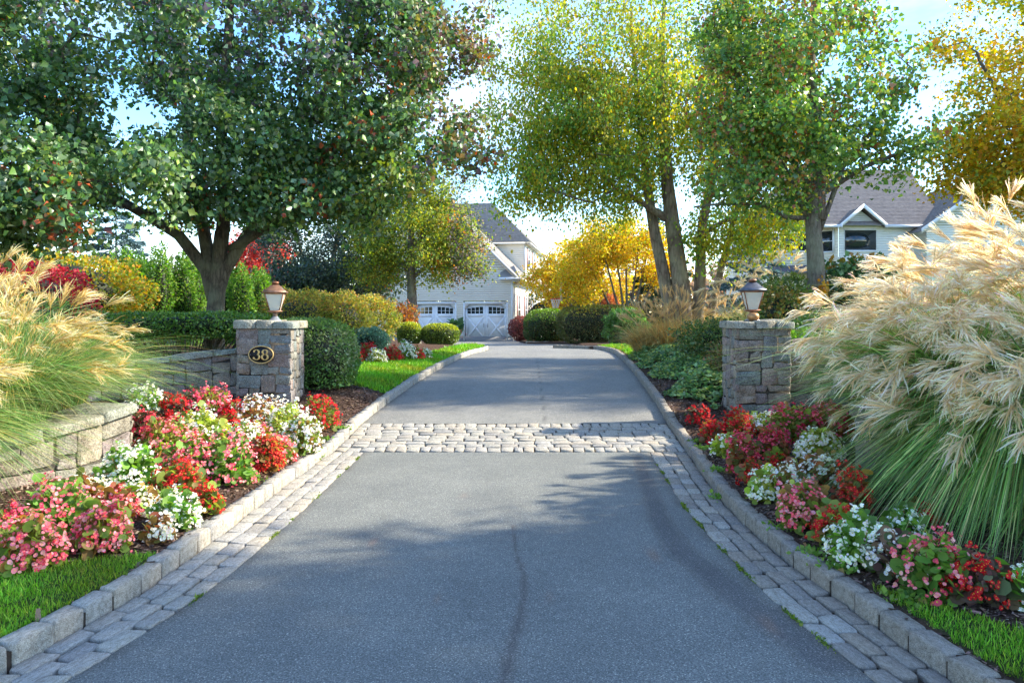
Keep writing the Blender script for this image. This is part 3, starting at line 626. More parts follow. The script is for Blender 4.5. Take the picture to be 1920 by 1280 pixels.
# river birch, centre right
YG = [(.32, .35, .045), (.42, .42, .05), (.24, .30, .05), (.50, .42, .05), (.18, .24, .045), (.52, .36, .04)]
cx, cy = 4.3, 19.0
zb = float(terr(cx, cy))
tree('river_birch', 'tall multi-trunk birch with peeling bark and yellow-green leaves beside the drive', 'tree', (cx, cy, zb),
     [([(cx+.1, cy, zb-.2), (cx+.02, cy, 2.2), (cx-.15, cy, 3.6), (cx-.3, cy, 5.0), (cx-.4, cy, 7), (cx-.3, cy, 10.5)], .27, .03),
      ([(cx-.15, cy+.1, zb), (cx-.3, cy+.1, 2.0), (cx-.72, cy+.15, 4.0), (cx-.95, cy+.2, 6), (cx-1.3, cy+.2, 9.6)], .20, .02),
      ([(cx+.35, cy+.1, zb), (cx+.5, cy+.1, 2.2), (cx+.55, cy+.1, 3.8), (cx+.9, cy, 5.6), (cx+1.3, cy, 9)], .18, .02),
      ([(cx+.7, cy+.4, zb), (cx+.95, cy+.3, 2.2), (cx+1.4, cy+.3, 4), (cx+2.0, cy+.3, 6.2)], .12, .04),
      ([(cx-.1, cy, 3.9), (cx-.9, cy-.2, 4.35), (cx-1.7, cy-.4, 4.75), (cx-2.3, cy-.5, 5.3)], .11, .03),
      ([(cx-.85, cy, 4.8), (cx-1.7, cy, 5.6), (cx-2.4, cy-.2, 6.6), (cx-2.8, cy-.2, 8)], .08, .03),
      ([(cx+.45, cy, 3.6), (cx+1.0, cy-.3, 3.95), (cx+2.0, cy-.5, 4.1)], .08, .03)],
     [((cx-.8, cy, 7.6), (3.6, 2.6, 3.4), 5), ((cx-2.3, cy-.3, 6.0), (2.0, 1.9, 1.9), 1.9), ((cx+1.9, cy, 6.2), (2.3, 1.8, 2.9), 2.4), ((cx-3.8, cy-.3, 5.1), (1.1, 1.0, 1.3), .9), ((cx-3.9, cy, 8.0), (1.7, 1.6, 2.3), 1.3), ((cx+2.6, cy+.4, 7.0), (1.8, 1.5, 2.8), 1.3), ((cx-1.4, cy, 6.6), (2.6, 2, 2.6), 1.4), ((cx+1.5, cy, 3.9), (1.8, 1.2, .9), .7)],
     940, 90000, .080, YG, M['bark_birch'], T_DIA, 5, .22, .0058, 1.6, 'leaf_soft', hang=.25,
     patch=patchpal(YG, [(.14, .25, .05), (.20, .30, .06)], .8, .3))
# pear tree, right, single trunk
GC = [(.11, .22, .05), (.15, .28, .055), (.22, .32, .06), (.07, .15, .045), (.32, .36, .06)]
tx, ty = 5.72, 14.0; zb = float(terr(tx, ty))
tree('callery_tree', 'single-trunk tree with green leaves and reddish berries behind the right pillar', 'tree', (tx, ty, zb),
     [([(tx, ty, zb-.2), (tx, ty, 1.9), (tx-.03, ty, 3.4), (tx-.03, ty, 4.2)], .205, .12),
      ([(tx, ty, 3.4), (tx+.05, ty, 4.6), (tx-.1, ty, 6.2), (tx+.1, ty, 8.5)], .15, .04),
      ([(tx-.05, ty, 3.1), (tx-.6, ty, 4.4), (tx-1.2, ty, 5.6), (tx-1.9, ty+.1, 7)], .05, .03),
      ([(tx+.05, ty, 3.2), (tx+.5, ty, 4.4), (tx+1.1, ty, 5.1), (tx+1.9, ty, 6.3)], .05, .03),
      ([(tx-.12, ty, 3.45), (tx-.55, ty-.05, 3.42), (tx-1.0, ty-.1, 3.7), (tx-1.6, ty-.1, 3.72), (tx-2.4, ty-.2, 3.65)], .05, .02),
      ([(tx+.1, ty, 3.9), (tx+.9, ty, 4.4), (tx+1.8, ty-.1, 4.75), (tx+2.5, ty-.2, 4.9)], .06, .02),
      ([(tx-.1, ty, 4.0), (tx-.8, ty, 4.9), (tx-1.3, ty, 5.4), (tx-1.9, ty, 6.4)], .05, .02)],
     [((tx-.4, ty, 6.2), (2.0, 1.9, 2.4), 4), ((tx-1.7, ty, 6.4), (1.2, 1.3, 1.8), .9), ((tx-.9, ty-.1, 4.6), (1.5, 1.4, 1.0), 1.6), ((tx+1.1, ty-.1, 4.8), (1.3, 1.2, .75), .8)],
     330, 25000, .082, GC, M['bark_grey'], T_LEAF, 7, .19, .005, .7,
     patch=patchpal(GC, [(.28, .10, .05), (.33, .16, .05), (.30, .22, .05)], .45, .35))
_r = np.random.default_rng(6); _o = [o for o in bpy.data.objects if o.name.startswith('callery_tree')][0]; _m = MB(); _q = 70
scatter(_m, np.array([5.72, 13.76, 2.02])+_r.normal(0, 1, (_q, 3))*np.array([.07, .04, .11]), .085, pick([(.62, .36, .04), (.55, .25, .04)], _q, _r), T_LEAF); _m.obj('leaf_tuft', M['leaf_soft'], _o, kind='stuff', label='tuft of orange leaves sprouting from the trunk')
# yellow tree at the right edge
YD = [(.62, .42, .04), (.68, .48, .045), (.50, .38, .04), (.64, .33, .035), (.34, .34, .04), (.42, .38, .045)]
tx, ty = 13.2, 16.6
tree('golden_tree', 'golden yellow maple crown at the right edge above the plumes', 'tree', (tx, ty, .7),
     [([(tx, ty, .3), (tx, ty, 2.0), (tx-.1, ty, 3.2)], .26, .2), ([(tx-.1, ty, 3.0), (tx-1.2, ty, 4.6), (tx-2.2, ty, 6.2), (tx-2.8, ty, 7.5)], .12, .03),
      ([(tx, ty, 3.0), (tx, ty, 6), (tx+.3, ty, 10)], .16, .05), ([(tx, ty, 3.0), (tx+1.5, ty, 4.6), (tx+3, ty, 7)], .12, .03), ([(tx-.1, ty, 3.1), (tx-1.5, ty-.5, 4.0), (tx-3.2, ty-1, 4.9)], .08, .03),
      ([(tx, ty, 3.2), (tx-.8, ty-2, 5), (tx-1.2, ty-3.6, 7)], .1, .03)],
     [((tx+.3, ty-.3, 7.2), (4.0, 3.8, 3.9), 5), ((tx-2.4, ty-.5, 5.1), (1.7, 1.8, 1.3), 1.8)],
     460, 56000, .088, YD, M['bark_dark'], T_LEAF, 9, .24, .006, .6, 'leaf_soft', patch=patchpal(YD, [(.15, .20, .03), (.22, .24, .03)], .8, .3))
# a second tree that throws its shade on the near drive
tx, ty = 8.9, 3.7
tree('street_tree', 'leafy green and yellow tree just outside the picture on the right', 'tree', (tx, ty, .3),
     [([(tx, ty, 0), (tx, ty, 2.6)], .22, .18), ([(tx, ty, 2.6), (tx-1, ty+1, 5), (tx-1.4, ty+1.4, 7.5)], .12, .03), ([(tx, ty, 2.6), (tx+1, ty-.8, 5), (tx+1.5, ty-1, 8)], .12, .03)],
     [((tx, ty, 5.6), (3.3, 4.0, 2.5), 1)], 330, 56000, .12, GC, M['bark_grey'], T_LEAF, 12, .32, .006, .6)
# young maple left of the garage
YE = [(.22, .27, .04), (.30, .32, .045), (.14, .20, .04), (.34, .30, .05), (.10, .16, .04)]
ex, ey = -3.85, 28.8; zb = float(terr(ex, ey))
def patE(P, t_, r):
    c = pick(YE, len(P), r, .22); d_ = (P[:, 0] > ex+1.5) & (r.random(len(P)) < .55); c[d_] = pick([(.09, .12, .07), (.14, .12, .13), (.07, .10, .05), (.22, .16, .15)], int(d_.sum()), r)
    m_ = (t_ < .08) & (r.random(len(P)) < .5); c[m_] = pick([(.45, .2, .04)], int(m_.sum()), r); return c
tree('young_maple', 'slim maple with yellow-green crown standing between two clipped boxwoods', 'tree', (ex, ey, zb),
     [([(ex+.1, ey, zb-.2), (ex, ey, 2.0), (ex-.05, ey, 3.4), (ex-.1, ey, 5.6), (ex, ey, 7.6)], .24, .05), ([(ex-.05, ey, 3.2), (ex-1, ey, 4.2), (ex-1.8, ey, 5.2)], .08, .03), ([(ex, ey, 3.0), (ex+1, ey, 3.9), (ex+1.9, ey, 4.8)], .08, .03), ([(ex, ey, 4), (ex+.8, ey, 5.4), (ex+1.4, ey, 6.6)], .07, .03)],
     [((ex-.1, ey, 4.9), (2.5, 2.2, 2.3), 4), ((ex+1.8, ey, 4.2), (1.2, 1.3, 1.5), 1.6), ((ex+.4, ey, 6.4), (2.2, 1.9, 1.5), 1.5), ((ex-1.6, ey, 3.8), (1.3, 1.2, 1.0), .9)],
     270, 38000, .085, YE, M['bark_grey'], T_LEAF, 15, .27, .006, .6, 'leaf_soft', patch=patE)
GF = [(.035, .07, .045), (.05, .09, .06), (.07, .10, .06), (.03, .05, .04), (.10, .12, .09), (.10, .14, .05)]
tree('shade_tree', 'broad dark blue-green tree behind the yellowing bushes', 'tree', (-7.6, 31, .5),
     [([(-7.6, 31, .2), (-7.6, 31, 1.8)], .3, .25), ([(-7.6, 31, 1.7), (-8.6, 31, 3.5), (-9, 31, 5.5)], .15, .04), ([(-7.6, 31, 1.7), (-6.2, 31, 2.6), (-5.4, 31, 4)], .15, .04), ([(-7.6, 31, 1.7), (-7.4, 31, 4), (-7, 31, 6.5)], .16, .04)],
     [((-7.8, 31, 4.2), (3.0, 2.4, 2.7), 4), ((-6, 30.6, 3.0), (1.8, 1.5, 1.6), 1.2), ((-8.8, 30.6, 2.6), (1.6, 1.4, 1.4), 1)],
     220, 34000, .095, GF, M['bark_dark'], T_LEAF, 17, .3, .007, .5)
YM = [(.68, .42, .03), (.75, .54, .04), (.62, .34, .03), (.55, .48, .04), (.75, .47, .05), (.36, .38, .04)]
cx, cy = 5.2, 33.5
def patM(P, t_, r):
    c = pick(YM, len(P), r, .2); g_ = r.random(len(P)) < .6*sst(4.0, 6, P[:, 2])*sst(1.8, 4.5, P[:, 0])*(t_ < .75); c[g_] = pick([(.22, .30, .03), (.30, .34, .035), (.38, .36, .035)], int(g_.sum()), r)
    return c
lim = []
for k, (dx, h_) in enumerate([(-2.6, 3.0), (-2.0, 4.2), (-1.3, 5.0), (-.7, 5.4), (-.1, 5.6), (.5, 5.4), (1.0, 4.8), (1.6, 4.0), (-3.0, 2.3)]):
    x0 = cx+dx*.12; lim.append(([(x0, cy+.2*(k % 3), .3), (cx+dx*.35, cy, .3+h_*.35), (cx+dx*.7, cy-.1, .3+h_*.7), (cx+dx, cy, .3+h_)], .075, .02))
tree('golden_multistem_tree', 'vase-shaped golden tree with many bare stems above the long clipped hedge', 'tree', (cx, cy, .4), lim,
     [((cx-.6, cy, 4.9), (2.4, 1.8, 1.2), 4), ((cx-2.15, cy-.2, 3.3), (1.15, 1.2, 1.3), 1.2), ((cx+1.4, cy, 3.9), (1.0, 1.0, 1.0), .6)],
     240, 24000, .088, YM, M['bark_grey'], T_LEAF, 19, .24, .005, .6, 'leaf_soft', patch=patM)
tree('golden_multistem_tree', 'small golden tree glowing behind the basketball hoop', 'tree', (3.2, 43, .2),
     [([(3.2, 43, 0), (3.1, 43, 1.8)], .16, .12), ([(3.1, 43, 1.7), (2.3, 43, 3.2), (2, 43, 4.6)], .08, .03), ([(3.1, 43, 1.7), (4, 43, 3.2), (4.6, 43, 5)], .08, .03)],
     [((2.9, 43, 4.0), (2.2, 1.8, 2.2), 3), ((5.2, 44, 4.2), (2.4, 1.8, 2.6), 2)], 150, 16000, .12, YM, M['bark_grey'], T_LEAF, 20, .3, .006, .5, 'leaf_soft')
RD = [(.55, .07, .05), (.62, .13, .10), (.48, .05, .06), (.60, .2, .14)]
tree('red_maple', 'small scarlet maple seen between the big trunk and the lamp', 'tree', (-11.4, 33.5, .5),
     [([(-11.4, 33.5, .2), (-11.4, 33.5, 2.2)], .15, .12), ([(-11.4, 33.5, 2), (-12, 33.5, 4)], .08, .03), ([(-11.4, 33.5, 2), (-10.9, 33.5, 4.4)], .08, .03)],
     [((-11.4, 33.5, 4.0), (1.5, 1.3, 1.5), 1)], 90, 9000, .11, RD, M['bark_grey'], T_LEAF, 21, .25, .006, .5, 'leaf_soft')
def conifer(name, label, x, y, z0, h, r0, n_, pal, seed, size=.12, group=None):
    r = np.random.default_rng(seed); root = thing(name, label, 'conifer', (x, y, z0), group)
    mb = MB(); mb.tube([(x, y, z0-.2), (x, y, z0+h*.97)], [.10, .01], 7)
    P = []; Dn = []; nb = int(h*16)
    for k in range(nb):
        t_ = (k+r.random())/nb; zz = z0+h*(.06+.94*t_); L_ = r0*(1-t_)**.85*r.uniform(.75, 1.1)+.05; az = r.uniform(0, 2*np.pi); d_ = np.array([math.cos(az), math.sin(az), 0])
        e = np.array([x, y, zz])+d_*L_+np.array([0, 0, -.18*L_+.12*t_]); m_ = np.array([x, y, zz])+d_*L_*.5+np.array([0, 0, -.14*L_])
        mb.tube([(x, y, zz), m_, e], [.018, .012, .004], 3, cap=False)
        q = max(6, int(n_/nb*L_/(r0*.5))); s_ = r.random(q)**.7
        p_ = np.array([x, y, zz])*(1-s_[:, None])+e*s_[:, None]; side = np.cross(d_, (0, 0, 1)); off = r.normal(0, .28, q)*(1.1-s_)*L_
        P.append(p_+side*off[:, None]+np.array([0, 0, 1])*(r.normal(0, .03, q)-.1*np.abs(off))[:, None]); Dn.append(d_+side*np.sign(off)[:, None]*.8+r.normal(0, .35, (q, 3)))
    mb.obj('trunk', M['bark_dark'], root, smooth=True)
    P = np.concatenate(P); Dn = np.concatenate(Dn); m2 = MB(); scatter(m2, P, size*np.exp(r.normal(0, .2, len(P))), pick(pal, len(P), r, .2), (T_DIA[0]*np.array([.45, 1, 1]), T_DIA[1]), D=Dn)
    m2.obj('crown', M['needle'], root, kind='stuff'); return root
BS = [(.10, .16, .16), (.07, .12, .12), (.15, .22, .22), (.05, .09, .08)]
conifer('blue_spruce', 'broad blue spruce behind the right lamp, left of the bay window', 10.2, 32, .4, 5.2, 3.1, 15000, BS, 31, .2)
conifer('blue_spruce', 'tall blue spruce rising behind the row of green arborvitae', -17.5, 33, .4, 6.4, 3.0, 12000, BS, 32, .22)
conifer('dark_spruce', 'dark green spruce behind the birch trunks', 7.3, 36, .4, 6.5, 2.2, 9000, [(.03, .06, .04), (.05, .09, .05)], 33, .2)

def shrub(name, label, cat, c, rad, n_, size, pal, seed=0, shape=2.6, core=True, tmpl=T_DIA, lm_='leaf', stems=6, zstem=None, depth=.16, bump_=.06, group=None, topcol=None, ends=None):
    """a shrub: leaf shell over a solid core coloured dark as inner shade. c = centre (x, y, z), rad = half sizes"""
    r = np.random.default_rng(seed+100); c = np.array(c, float); rad = np.array(rad, float)
    zb_ = zstem if zstem is not None else float(terr(c[0], c[1])); root = thing(name, label, cat, (c[0], c[1], zb_), group)
    u = unit(n_, r); k = (np.abs(u)**shape).sum(1)**(-1/shape); lump = 1+bump_*(np.sin(u[:, 0]*9+seed)*np.sin(u[:, 2]*8+1+seed)+np.sin(u[:, 1]*11+seed*2)*.6)
    dr = 1-depth*r.random(n_)**1.6; P = c+u*k[:, None]*rad*(lump*dr)[:, None]; keep = P[:, 2] > zb_-.02; P = P[keep]; u = u[keep]
    col = pick(pal, len(P), r, .2)
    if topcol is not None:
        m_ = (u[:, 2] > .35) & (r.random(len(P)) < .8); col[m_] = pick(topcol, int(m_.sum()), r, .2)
    if ends is not None:
        lob = np.sin(P[:, 0]*5+seed)+np.sin(P[:, 1]*4)+np.sin(P[:, 2]*6+seed); m_ = (lob > .5) & (r.random(len(P)) < .6); col[m_] = pick(ends, int(m_.sum()), r, .2)
    mb = MB(); D_ = u*.9+unit(len(P), r)*.9; scatter(mb, P, size*np.exp(r.normal(0, .25, len(P))), col, tmpl, D=D_)
    mb.obj('foliage', M[lm_], root, kind='stuff')
    mb = MB()
    for k_ in range(stems):
        a = r.uniform(0, 6.28); e = c+np.array([math.cos(a)*rad[0]*.75, math.sin(a)*rad[1]*.75, r.uniform(-.2, .6)*rad[2]]); b_ = np.array([c[0]+math.cos(a)*rad[0]*.25, c[1]+math.sin(a)*rad[1]*.2, zb_-.03])
        mb.tube([b_, (b_+e)/2+np.array([0, 0, .1*rad[2]]), e], [.016, .012, .005], 4, cap=False)
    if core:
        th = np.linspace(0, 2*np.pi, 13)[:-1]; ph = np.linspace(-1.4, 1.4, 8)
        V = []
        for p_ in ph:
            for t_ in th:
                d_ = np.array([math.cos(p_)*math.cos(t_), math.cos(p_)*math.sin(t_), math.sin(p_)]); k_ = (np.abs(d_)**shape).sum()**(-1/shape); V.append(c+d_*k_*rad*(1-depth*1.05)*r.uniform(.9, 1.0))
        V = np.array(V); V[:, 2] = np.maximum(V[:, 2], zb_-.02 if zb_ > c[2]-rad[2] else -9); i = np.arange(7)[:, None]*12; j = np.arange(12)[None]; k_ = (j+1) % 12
        m3 = MB(); m3.add(V, [np.stack([i+j, i+k_, i+12+k_, i+12+j], -1).reshape(-1, 4), np.arange(12)[None, ::-1], (84+np.arange(12))[None]], (.018, .022, .010)); m3.obj('shaded_core', M['plain'], root, smooth=True)  # solid filler, the shade inside the foliage put into its dark colour
    if stems: mb.obj('stems', M['bark_dark'], root)
    return root
BX = [(.08, .17, .04), (.11, .22, .045), (.06, .12, .03), (.16, .27, .07)]
LV = [(.20, .26, .10), (.30, .34, .18), (.14, .20, .06)]
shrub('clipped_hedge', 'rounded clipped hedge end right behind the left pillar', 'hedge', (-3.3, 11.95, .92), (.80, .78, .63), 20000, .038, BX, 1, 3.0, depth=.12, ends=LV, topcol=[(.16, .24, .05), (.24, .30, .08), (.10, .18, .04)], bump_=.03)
shrub('clipped_hedge', 'open-stemmed clipped hedge above the sloping back wall', 'hedge', (-5.3, 12.1, 1.45), (1.5, .65, .20), 11000, .040, [(.07, .15, .03), (.10, .2, .04), (.16, .25, .04)], 2, 3.2, stems=42, depth=.3, core=True, bump_=.08)
shrub('clipped_hedge', 'hedge hidden behind the tawny grasses on the left edge', 'hedge', (-8.0, 12.0, 1.1), (1.5, .8, .8), 8000, .045, BX, 3, 3.0)
# arborvitae row
for k, (px, d_, top, rr) in enumerate([(238, 20, 466, .36), (262, 21, 476, .36), (300, 19.5, 463, .42), (345, 20, 472, .36), (368, 21.5, 487, .34), (423, 21, 500, .40), (452, 20, 497, .42), (486, 21, 503, .45), (205, 21, 480, .4)]):
    x = (px-960)/F*d_; zt_ = H+(HY-top)*d_/F; zb_ = float(terr(x, d_)); lab = ['first arborvitae column right of the tawny plumes, yellowish', 'narrow arborvitae tucked behind the first column', 'bright green pointed arborvitae, tallest between plumes and trunk', 'arborvitae with a bare brown stem showing, left of the trunk', 'low dark arborvitae touching the left side of the trunk', 'arborvitae just right of the big trunk', 'sunlit arborvitae between trunk and lamp', 'arborvitae directly behind the left lamp', 'arborvitae mostly hidden by the tawny plumes'][k]
    shrub('arborvitae', lab, 'conifer', (x, d_, (zb_+zt_)/2), (rr*.82, rr*.8, (zt_-zb_)/2), 5200, .055, [(.09, .19, .03), (.14, .26, .04), (.06, .13, .03), (.20, .28, .05)], 10+k, 2.0, stems=0, depth=.3, bump_=.12, group='row of arborvitae behind the big tree', lm_='leaf_soft')
OL = [(.17, .20, .04), (.24, .24, .05), (.12, .16, .04), (.30, .24, .06)]
OG = [(.36, .24, .05), (.40, .30, .07), (.32, .18, .06)]
shrub('spirea_bush', 'yellowing bush directly right of the lamp, behind the hedge end', 'bush', (-5.6, 19.6, 1.45), (1.0, .9, .82), 11000, .055, OL, 30, 2.2, depth=.3, bump_=.12, topcol=OG+OL, lm_='leaf_soft')
shrub('spirea_bush', 'middle yellow-olive bush with an orange-tinted top', 'bush', (-4.75, 20.4, 1.42), (.95, .9, .80), 11000, .055, OL, 31, 2.2, depth=.3, bump_=.12, topcol=OG+OL, lm_='leaf_soft')
shrub('spirea_bush', 'rightmost olive bush showing dark twisted stems', 'bush', (-4.15, 21.8, 1.5), (.85, .9, .68), 10000, .06, OL, 32, 2.2, depth=.35, bump_=.12, core=False, stems=26, topcol=OG+OL, lm_='leaf_soft')
shrub('lace_maple', 'small orange-red weeping maple left of the young maple trunk', 'bush', (-4.0, 27.3, 1.45), (.55, .4, .6), 2600, .07, [(.36, .13, .04), (.28, .10, .06), (.40, .2, .05), (.20, .16, .05)], 33, 2.0, depth=.6, bump_=.2, lm_='leaf_soft')
shrub('low_juniper', 'blue-green spreading shrub behind the small flower strip', 'bush', (-3.75, 19.6, .92), (.55, .4, .35), 3500, .05, [(.07, .15, .10), (.10, .2, .13)], 34, 2.0, depth=.4)
shrub('low_juniper', 'grey-green low shrub at the foot of the olive bushes', 'bush', (-4.9, 18.9, .9), (.9, .5, .35), 5000, .05, OL+BX, 35, 2.0, depth=.4)
for px, d_, rr, lab, sd_ in ((768, 25.6, (.40, .4, .38), 'smaller clipped boxwood left of the young maple trunk', 36), (826, 25.8, (.64, .5, .37), 'larger rounded golden-green boxwood in front of the garage', 37)):
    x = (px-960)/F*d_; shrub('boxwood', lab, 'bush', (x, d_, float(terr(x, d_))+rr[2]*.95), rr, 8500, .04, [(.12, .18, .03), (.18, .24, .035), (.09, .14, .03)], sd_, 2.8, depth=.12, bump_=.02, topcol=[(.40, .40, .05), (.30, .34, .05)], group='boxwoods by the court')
shrub('autumn_hedge', 'yellow-orange hedge at the far left behind the plumes', 'hedge', (-12.6, 18.5, 2.1), (3.6, 1.0, 1.1), 16000, .075, [(.40, .30, .04), (.26, .30, .05), (.45, .24, .05), (.16, .22, .04)], 38, 3.0, depth=.2, bump_=.08, lm_='leaf_soft')
shrub('burning_bush', 'crimson bush at the left edge behind the plumes', 'bush', (-9.0, 13.8, 1.75), (1.2, .9, .85), 9000, .055, [(.42, .04, .06), (.55, .08, .10), (.30, .04, .05)], 39, 2.3, depth=.3, lm_='leaf_soft')
# right side
HB = [(.05, .10, .025), (.07, .13, .03), (.11, .10, .03), (.04, .07, .02)]
shrub('clipped_hedge', 'left rounded clipped hedge beside the garage wall', 'hedge', (1.85, 37.5, .98), (1.25, 1.2, .92), 14000, .06, HB, 41, 2.8, depth=.12, bump_=.02, topcol=[(.13, .22, .03), (.16, .26, .035)])
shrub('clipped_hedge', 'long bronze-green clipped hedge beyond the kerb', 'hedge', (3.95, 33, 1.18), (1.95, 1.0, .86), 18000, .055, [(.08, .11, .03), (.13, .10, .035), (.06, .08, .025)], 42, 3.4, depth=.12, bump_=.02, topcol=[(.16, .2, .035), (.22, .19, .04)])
shrub('lace_maple', 'mounded purple-brown weeping maple at the garage corner', 'bush', (.65, 41, .85), (.85, .7, .7), 6500, .07, [(.20, .07, .06), (.28, .10, .08), (.14, .05, .05)], 43, 2.0, depth=.35, lm_='leaf_soft')
shrub('rhododendron', 'bright green shrub right of the long hedge', 'bush', (4.05, 26.5, 1.15), (.75, .7, .62), 5200, .095, [(.10, .20, .05), (.15, .27, .07), (.07, .14, .04)], 44, 2.1, depth=.3, bump_=.12, tmpl=T_LEAF)
shrub('azalea', 'layered low evergreen left of the right pillar', 'bush', (3.9, 13.9, 1.17), (.85, .7, .36), 9000, .042, [(.07, .13, .03), (.11, .17, .04), (.05, .09, .03), (.2, .2, .05)], 45, 2.0, depth=.45, bump_=.2, stems=16)
shrub('azalea', 'brownish azalea low against the right pillar', 'bush', (3.75, 12.0, .85), (.6, .5, .4), 4500, .042, [(.14, .13, .04), (.20, .12, .05), (.09, .12, .03)], 46, 2.0, depth=.45, bump_=.2)
shrub('rhododendron', 'orange-flecked shrub left of the right-hand tree trunk', 'bush', (5.0, 13.6, 1.45), (.62, .6, .85), 6000, .06, [(.10, .15, .03), (.16, .20, .04), (.07, .11, .03)], 47, 2.1, depth=.35, bump_=.15, ends=[(.34, .20, .05), (.25, .22, .05)], tmpl=T_LEAF)
shrub('rhododendron', 'broad-leaved shrub right of the tree trunk under the window', 'bush', (6.75, 14.4, 1.75), (.95, .8, .95), 7500, .085, [(.06, .14, .04), (.10, .19, .06), (.05, .10, .03), (.14, .22, .1)], 48, 2.1, depth=.35, bump_=.15, ends=[(.32, .18, .04), (.28, .22, .04)], tmpl=T_LEAF)
shrub('boxwood', 'dark boxwood behind the right back wall', 'bush', (5.1, 11.7, 1.1), (.85, .7, .55), 8000, .045, [(.06, .12, .03), (.09, .17, .04)], 49, 2.3, depth=.3, bump_=.12)
shrub('boxwood', 'bright green boxwood at the right pillar, behind the wall', 'bush', (4.25, 11.0, 1.05), (.4, .35, .33), 3500, .045, [(.11, .22, .03), (.16, .28, .04)], 50, 2.3, depth=.3, bump_=.12)
shrub('dark_hedge', 'dark evergreen hedge behind the basketball hoop', 'hedge', (4.5, 52, 1.6), (4.5, 1, 1.5), 12000, .11, [(.02, .04, .025), (.03, .055, .03)], 51, 3.2, depth=.2)
shrub('red_cedar', 'rusty red shrub leaning between the golden stems', 'bush', (5.0, 38, 1.6), (.5, .5, 1.1), 3500, .09, [(.38, .12, .06), (.32, .16, .08)], 52, 2.0, depth=.5, lm_='leaf_soft')
# far woodland that closes the view
r = np.random.default_rng(77); mb = MB()
for k in range(70):
    a = r.uniform(-1.0, 1.0); d_ = r.uniform(75, 120); c_ = np.array([math.sin(a)*d_*1.3, d_, 0]); h_ = r.uniform(6, 10)
    q = 420; u = unit(q, r); P = c_+u*np.array([5, 5, h_*.5])*(r.random(q)**.3)[:, None]+np.array([0, 0, h_*.5]); P = P[P[:, 2] > 0]
    pal = [[(.10, .12, .05), (.14, .15, .06)], [(.25, .17, .06), (.3, .2, .06)], [(.16, .11, .08), (.2, .13, .08)]][k % 3]
    scatter(mb, P, .9*np.exp(r.normal(0, .2, len(P))), pick(pal, len(P), r), T_LEAF)
mb.obj('distant_wood', M['leaf_soft'], kind='stuff')

# ------------------------------------------------------------------ ornamental grasses
def blades(mb, base, n_, h, reach, wid, pal, r, lean=(0, 0), K=7, r_base=.25, droop=1.0):
    az = r.uniform(0, 2*np.pi, n_); d_ = np.stack([np.cos(az), np.sin(az)], 1); rb = r_base*np.sqrt(r.random(n_)); hh = h*r.uniform(.55, 1.05, n_); rc = reach*r.uniform(.25, 1.1, n_)
    t_ = np.linspace(0, 1, K)[None]
    x = base[0]+d_[:, 0:1]*rb[:, None]+d_[:, 0:1]*rc[:, None]*t_**1.8+lean[0]*t_**2*hh[:, None]
    y = base[1]+d_[:, 1:2]*rb[:, None]+d_[:, 1:2]*rc[:, None]*t_**1.8+lean[1]*t_**2*hh[:, None]
    fl = (rc/reach)[:, None]*droop
    z = base[2]+hh[:, None]*(1.35*t_-(.35+.65*fl)*t_**2.4)
    Pc = np.stack([x, y, z], -1); tn = np.stack([-d_[:, 1], d_[:, 0], 0*az], 1)+r.normal(0, .3, (n_, 3)); tn /= np.linalg.norm(tn, axis=1)[:, None]
    Pc[..., :2] += (r.normal(0, .38, (n_, 2))*hh[:, None])[:, None]*(t_[0]**1.7)[None, :, None]; Pc[..., 2] += (r.normal(0, .14, n_)*hh)[:, None]*t_**1.5
    wd = wid*r.uniform(.7, 1.2, n_)[:, None]*np.sin(np.pi*np.clip(.15+.85*t_, 0, .985))**.6*(1-t_**3)
    A = Pc-tn[:, None]*wd[..., None]*.5; B = Pc+tn[:, None]*wd[..., None]*.5
    V = np.stack([A, B], 2).reshape(-1, 3); i = np.arange(n_)[:, None]*2*K+np.arange(K-1)[None]*2
    Q = np.stack([i, i+1, i+3, i+2], -1).reshape(-1, 4); mb.add(V, [Q], np.repeat(pick(pal, n_, r, .34), 2*K, 0))
